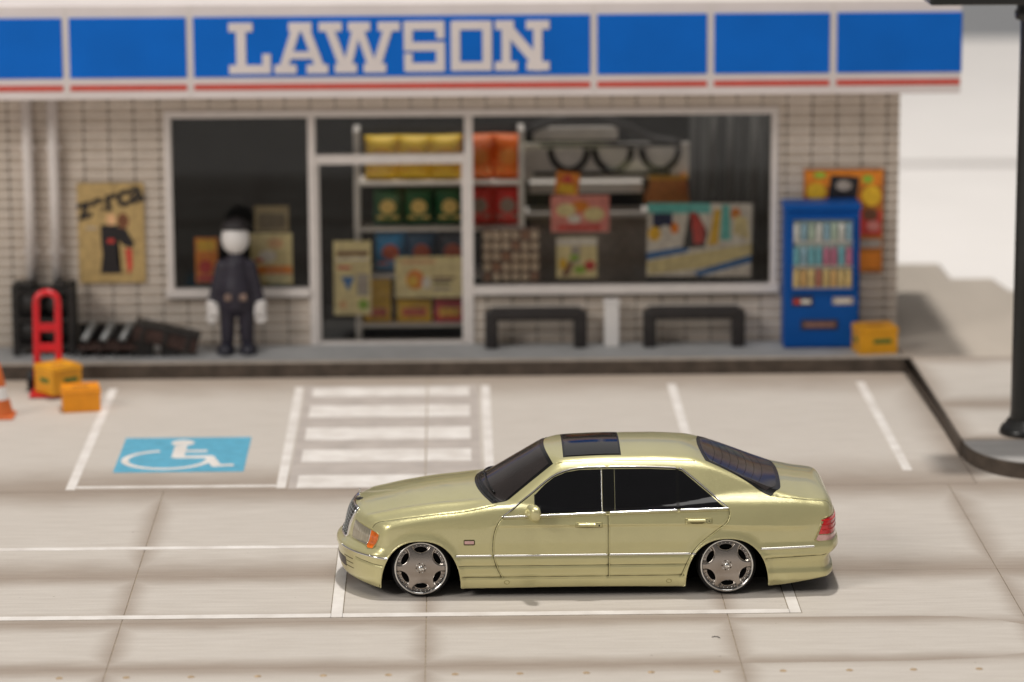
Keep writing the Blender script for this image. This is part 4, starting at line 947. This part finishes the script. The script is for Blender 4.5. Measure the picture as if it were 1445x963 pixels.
    # mirror
    def mir(x, y, z): return (((np.abs(x+.415-.25*(y-.985))/.062)**3+(np.abs(y-.985)/.105)**3+(np.abs(z-.905)/.078)**3)**(1/3)-1)*.07
    mo = surface_net(mir, (-.54, .85, .80), (-.29, 1.12, 1.01), .012)
    MV = mo[0]*np.array([1, s, 1]); MF = mo[1] if s > 0 else mo[1][:, ::-1]
    mir_o = mesh('wing_mirror', MV, MF, PAINT, fd_, True)
    bm = bmesh.new(); addbox(bm, -.50, -.40, .84, .95, .862, .905, .012); o = bmobj('mirror_arm', bm, PAINT, fd_)
    o.data.transform(Matrix.Scale(s, 4, (0, 1, 0))) if s < 0 else None
    if s < 0: o.data.flip_normals()
    box('mirror_glass', -.352, -.345, s*.985-.075, s*.985+.075, .855, .955, TINT, mir_o)
    # head lamps with orange indicator on the corner
    hl = patch('headlight', [(3, .535), (3, .71), (14, .705), (30, .694), (41, .685), (46, .678), (43.5, .565), (40, .515), (20, .522)], S_pol, s, CLEAR_L, .006, .02, scale=(60, 1))
    ribbon('lamp_bezel', [(3, .535), (3, .62), (3, .71), (14, .705), (22, .70), (30, .694), (41, .685), (46, .68), (50, .674), (56, .664), (61, .648), (60.5, .61), (57, .55), (53, .50), (46, .492), (40, .508), (30, .517), (20, .522), (14, .528)], S_pol, s, GAPL, .014, .007, hl, closed=True)
    ind = patch('indicator', [(47.5, .676), (55, .664), (61, .647), (60, .600), (56.5, .540), (52.5, .497), (45, .496), (41.5, .512), (45, .565)], S_pol, s, ORANGE_L, .007, .018, hl, scale=(60, 1))
    ribbon('lamp_divider', [(46.5, .678), (45.5, .62), (44, .57), (41, .513)], S_pol, s, CHROME, .010, .010, hl)
    # tail lamps
    tl = patch('tail_light', [(0, .620), (0, .800), (20, .800), (38, .796), (47, .790), (51, .775), (55, .68), (57.5, .620)], S_tail, s, RED_L, .008, .02, scale=(60, 1))
    patch('reverse_lens', [(0, .575), (0, .612), (57.8, .612), (60, .565), (58, .552)], S_tail, s, PINK_L, .008, .02, tl, scale=(60, 1))
    for z in (.76, .715, .665): ribbon('lens_rib', [(a, z) for a in range(0, 55, 3)], S_tail, s, RED_L, .016, .010, tl, off=.006)
    ribbon('lamp_bezel', [(a, .806-.0002*a) for a in range(0, 45, 3)]+[(48, .795), (52.5, .778), (56, .69), (59, .62), (61.5, .56), (58, .547)]+[(a, .568) for a in range(54, 0, -3)], S_tail, s, GAPL, .012, .006, tl)
    # scuttle side grille slots on bumper corner
    for z in (.24, .29, .34): ribbon('bumper_slot', [(a, z) for a in range(2, 24, 2)], S_pol, s, GAP, .010, .002, panels[7])
    ribbon('rub_strip', [(a, .437-.0001*a) for a in range(0, 56, 3)], S_pol, s, CHROME, .022, .010, panels[7])

# front and rear screens, sun roof (plan view x, y)
def wsx(z, y): return -1.0+(z-1.0)/.585+.72*y*y
low = [(-.985+.31*y*y, y) for y in np.linspace(-.755, .755, 25)]
hi_ = [(-.315+.25*y*y, y) for y in np.linspace(.575, -.575, 19)]
patch('windscreen_seal', [(x-.02, y*1.02) for x, y in low]+[(x+.028, y*1.025) for x, y in hi_], S_top, 1, BLACK, .003, .03)
patch('windscreen', [(x+.055, y*.965) for x, y in low]+[(x-.012, y*.97) for x, y in hi_], S_top, 1, TINT2, .0075, .03)
ribbon('cowl_edge', [(x+.02, y) for x, y in low], S_top, 1, BLACK, .03, .014)
for y0, y1 in ((-.55, .05), (.0, .58)):
    bm = bmesh.new(); P = [(-.905+.36*y*y+.02*i/10, y) for i, y in enumerate(np.linspace(y0, y1, 10))]; X = S_top(P); N_ = nrm(X)
    tubepath(bm, [tuple(x+n_*.022) for x, n_ in zip(X, N_)], .009, 6); bmobj('wiper', bm, BLACK, car, True)
rtop = [(1.31+.16*y*y, y) for y in np.linspace(-.555, .555, 17)]
rbot = [(2.15-.06*y*y-(.085*((abs(y)-.56)/.20)**2 if abs(y) > .56 else 0), y) for y in np.linspace(.775, -.775, 31)]
patch('rear_screen_seal', rtop+rbot, S_top, 1, BLACK, .003, .03)
rsc = patch('rear_screen', [(x+.035, y*.95) for x, y in rtop]+[(x-.045, y*.945) for x, y in rbot], S_top, 1, TINT2, .0075, .03)
for k in range(1, 8):
    t = k/8; xs0 = 1.40+(2.06-1.40)*t
    ribbon('heater_wire', [(xs0-.20*y*y, y) for y in np.linspace(-.52-.14*t, .52+.14*t, 30)], S_top, 1, HEATED, .005, .0015, rsc, off=.0075)
sr = [(-.08, -.50), (.475, -.50), (.475, .46), (-.08, .46)]
patch('sunroof_seal', [(-.10, -.52), (.495, -.52), (.495, .48), (-.10, .48)], S_top, 1, BLACK, .002, .03)
patch('sunroof', sr, S_top, 1, TINT, .006, .03)
# roof gutters and seam on the A-pillar
for s in (-1, 1):
    ribbon('roof_gutter', [(x, .607-.02*max(0, x-.8)) for x in np.linspace(-.18, 1.25, 60)], S_top, s, GAPL, .010, .004)
# grille
gz0, gz1 = .500, .800
ga = [(-.30, gz0), (-.345, gz1-.03), (-.325, gz1), (.325, gz1), (.345, gz1-.03), (.30, gz0)]
gr = patch('grille', ga, S_front, 1, BLACK, .012, .02)
ribbon('grille_surround', dens(ga+[ga[0]], .015)[:-1], S_front, 1, CHROME, .028, .022, gr, closed=True)
for k in range(1, 9):
    z = gz0+(gz1-gz0)*k/9; hw = .30+.04*(z-gz0)/(gz1-gz0); ribbon('grille_slat', [(y, z) for y in np.linspace(-hw, hw, 20)], S_front, 1, STEEL, .007, .008, gr, off=.010)
for y in (-.225, -.15, -.075, 0, .075, .15, .225): ribbon('grille_bar', [(y*(1+.1*t), gz0+(gz1-gz0)*t) for t in np.linspace(0, 1, 12)], S_front, 1, CHROME if y == 0 else STEEL, .012 if y == 0 else .006, .010, gr, off=.010)
X = S_top([(-2.20, 0)])[0]
bd = lathe('hood_badge', [(0, .010), (.032, .009), (.040, .003), (.042, -.004)], DARKM, car, 20, tuple(X+np.array([0, 0, .002])))
bm = bmesh.new(); c0 = X+np.array([.0, 0, .075]); tubepath(bm, [(c0[0], c0[1]+.036*math.cos(a), c0[2]+.036*math.sin(a)) for a in np.linspace(0, 2*PI, 20, endpoint=False)], .005, 6, True)
tubepath(bm, [(X[0], 0, X[2]), (X[0], 0, X[2]+.042)], .006, 6)
for k in range(3): a = PI/2+k*2*PI/3; tubepath(bm, [tuple(c0), (c0[0], c0[1]+.036*math.cos(a), c0[2]+.036*math.sin(a))], .004, 5)
bmobj('hood_ornament', bm, CHROME, car, True)
# lower bumper intake
ribbon('bumper_intake', [(y, .27) for y in np.linspace(-.45, .45, 24)], S_front, 1, BLACK, .10, .003, panels[7])

# ------------------------------------------------------------------ wheels
def lens_d(r, a, k):
    """>0 inside the k-th lens-shaped slot of the wheel face"""
    c = k*PI/3+PI/2; da = (a-c+PI) % (2*PI)-PI; u = r*np.sin(da); v = r*np.cos(da)-.188
    return 1-(np.abs(u)/.062)**2-(np.abs(v+.30*u*u/.062*.0)/.0245)**1.6
def make_wheel():
    root = bpy.data.objects.new('wheel', None); COL.objects.link(root); root.empty_display_size = .1; root.parent = car
    tyre = lathe('tyre', [(.252, -.02), (.275, -.012), (.292, .010), (.302, .035), (.306, .06), (.306, .19), (.300, .215), (.28, .235), (.2, .24)], RUBBER, root, 72, (0, 0, 0), 'y')
    lathe('rim_lip', [(.150, .10), (.215, .075), (.240, .040), (.247, .010), (.250, -.012), (.256, -.021), (.264, -.024), (.271, -.020), (.275, -.012), (.274, .0)][::1], CHROME, root, 96, (0, 0, 0), 'y')
    nr, na = 44, 216; V_ = []; f = []
    for i in range(nr+1):
        r = .246*i/nr
        for j in range(na):
            a = 2*PI*j/na
            c = ((a-PI/2+PI/6) % (PI/3))-PI/6
            # star face: high along six spokes, dropping to a ledge beside the slots
            bu, bv = r*math.sin(c), r*math.cos(c)-.240
            bd_ = (1-math.sqrt((bu/.088)**2+(bv/.078)**2))*.08
            t = 1/(1+math.exp(-bd_/.0035))
            dish = -.010+.020*(r/.24)**2
            y = dish*(1-t)+(dish+.022)*t
            ld = max(lens_d(r, a, k) for k in range(6))
            if ld > 0: y += .030*min(1, ld*2.5)
            V_.append((r*math.cos(a), y, r*math.sin(a)))
    for i in range(nr):
        for j in range(na):
            k = (j+1) % na; f.append((i*na+j, (i+1)*na+j, (i+1)*na+k, i*na+k))
    mesh('wheel_face', V_, f, RIM, root, True)
    for k in range(6):
        c = k*PI/3+PI/2; pts = []
        for t in np.linspace(0, 2*PI, 28, endpoint=False):
            u = .060*math.cos(t); v = .019*abs(math.sin(t))**.9*np.sign(math.sin(t))-.10*(u*u)/.06*.06; r_ = .190+v
            pts.append((r_*math.cos(c)-u*math.sin(c), r_*math.sin(c)+u*math.cos(c)))
        o = prism('slot', pts, .012, .05, WELL, root, 'xz')
    for k in range(36):
        a = 2*PI*k/36
        if abs(((a-PI/2+PI/6) % (PI/3))-PI/6) < .34:
            V2_, F2_ = lathe_pts([(0, -.006), (.004, -.005), (.006, 0), (.006, .012)], 8, 'y'); mesh('rivet', [(v[0]+.233*math.cos(a), v[1]+.012, v[2]+.233*math.sin(a)) for v in V2_], F2_, CHROME, root, True)
    lathe('centre_cap', [(0, -.030), (.015, -.029), (.026, -.022), (.031, -.012), (.032, .0)], CHROME, root, 28, (0, 0, 0), 'y')
    for k in range(10):
        a = 2*PI*k/10; V2_, F2_ = lathe_pts([(0, -.018), (.005, -.017), (.007, -.012), (.007, .0)], 8, 'y')
        mesh('wheel_bolt', [(v[0]+.048*math.cos(a), v[1], v[2]+.048*math.sin(a)) for v in V2_], F2_, BLACK if k % 2 else CHROME, root, True)
    return root
wh = make_wheel()
spots = [(-1.565, -.872, 0), (1.56, -.872, 0), (-1.565, .872, PI), (1.56, .872, PI)]
for i, (x, y, rz) in enumerate(spots):
    w = wh if i == 0 else copy_tree(wh, car)
    w.location = (x, y, .306); w.rotation_euler = (math.radians(-3.5), random.uniform(-.05, .05) if i else 0, rz)
    w.rotation_mode = 'XYZ'

# a fibre of dust lying on the road
for lab, x, y, pts in (('tiny dark fibre lying on the slab right of the car box line', 1.33, -2.45, [(-.035, 0), (-.01, .02), (.02, .01), (.04, -.03)]),):
    t = thing('dust_fibre', lab, 'fibre', (x, y, .0)); bm = bmesh.new(); tubepath(bm, [(a, b, .008) for a, b in pts], .004, 6); bmobj('strand', bm, DARKM, t, True)
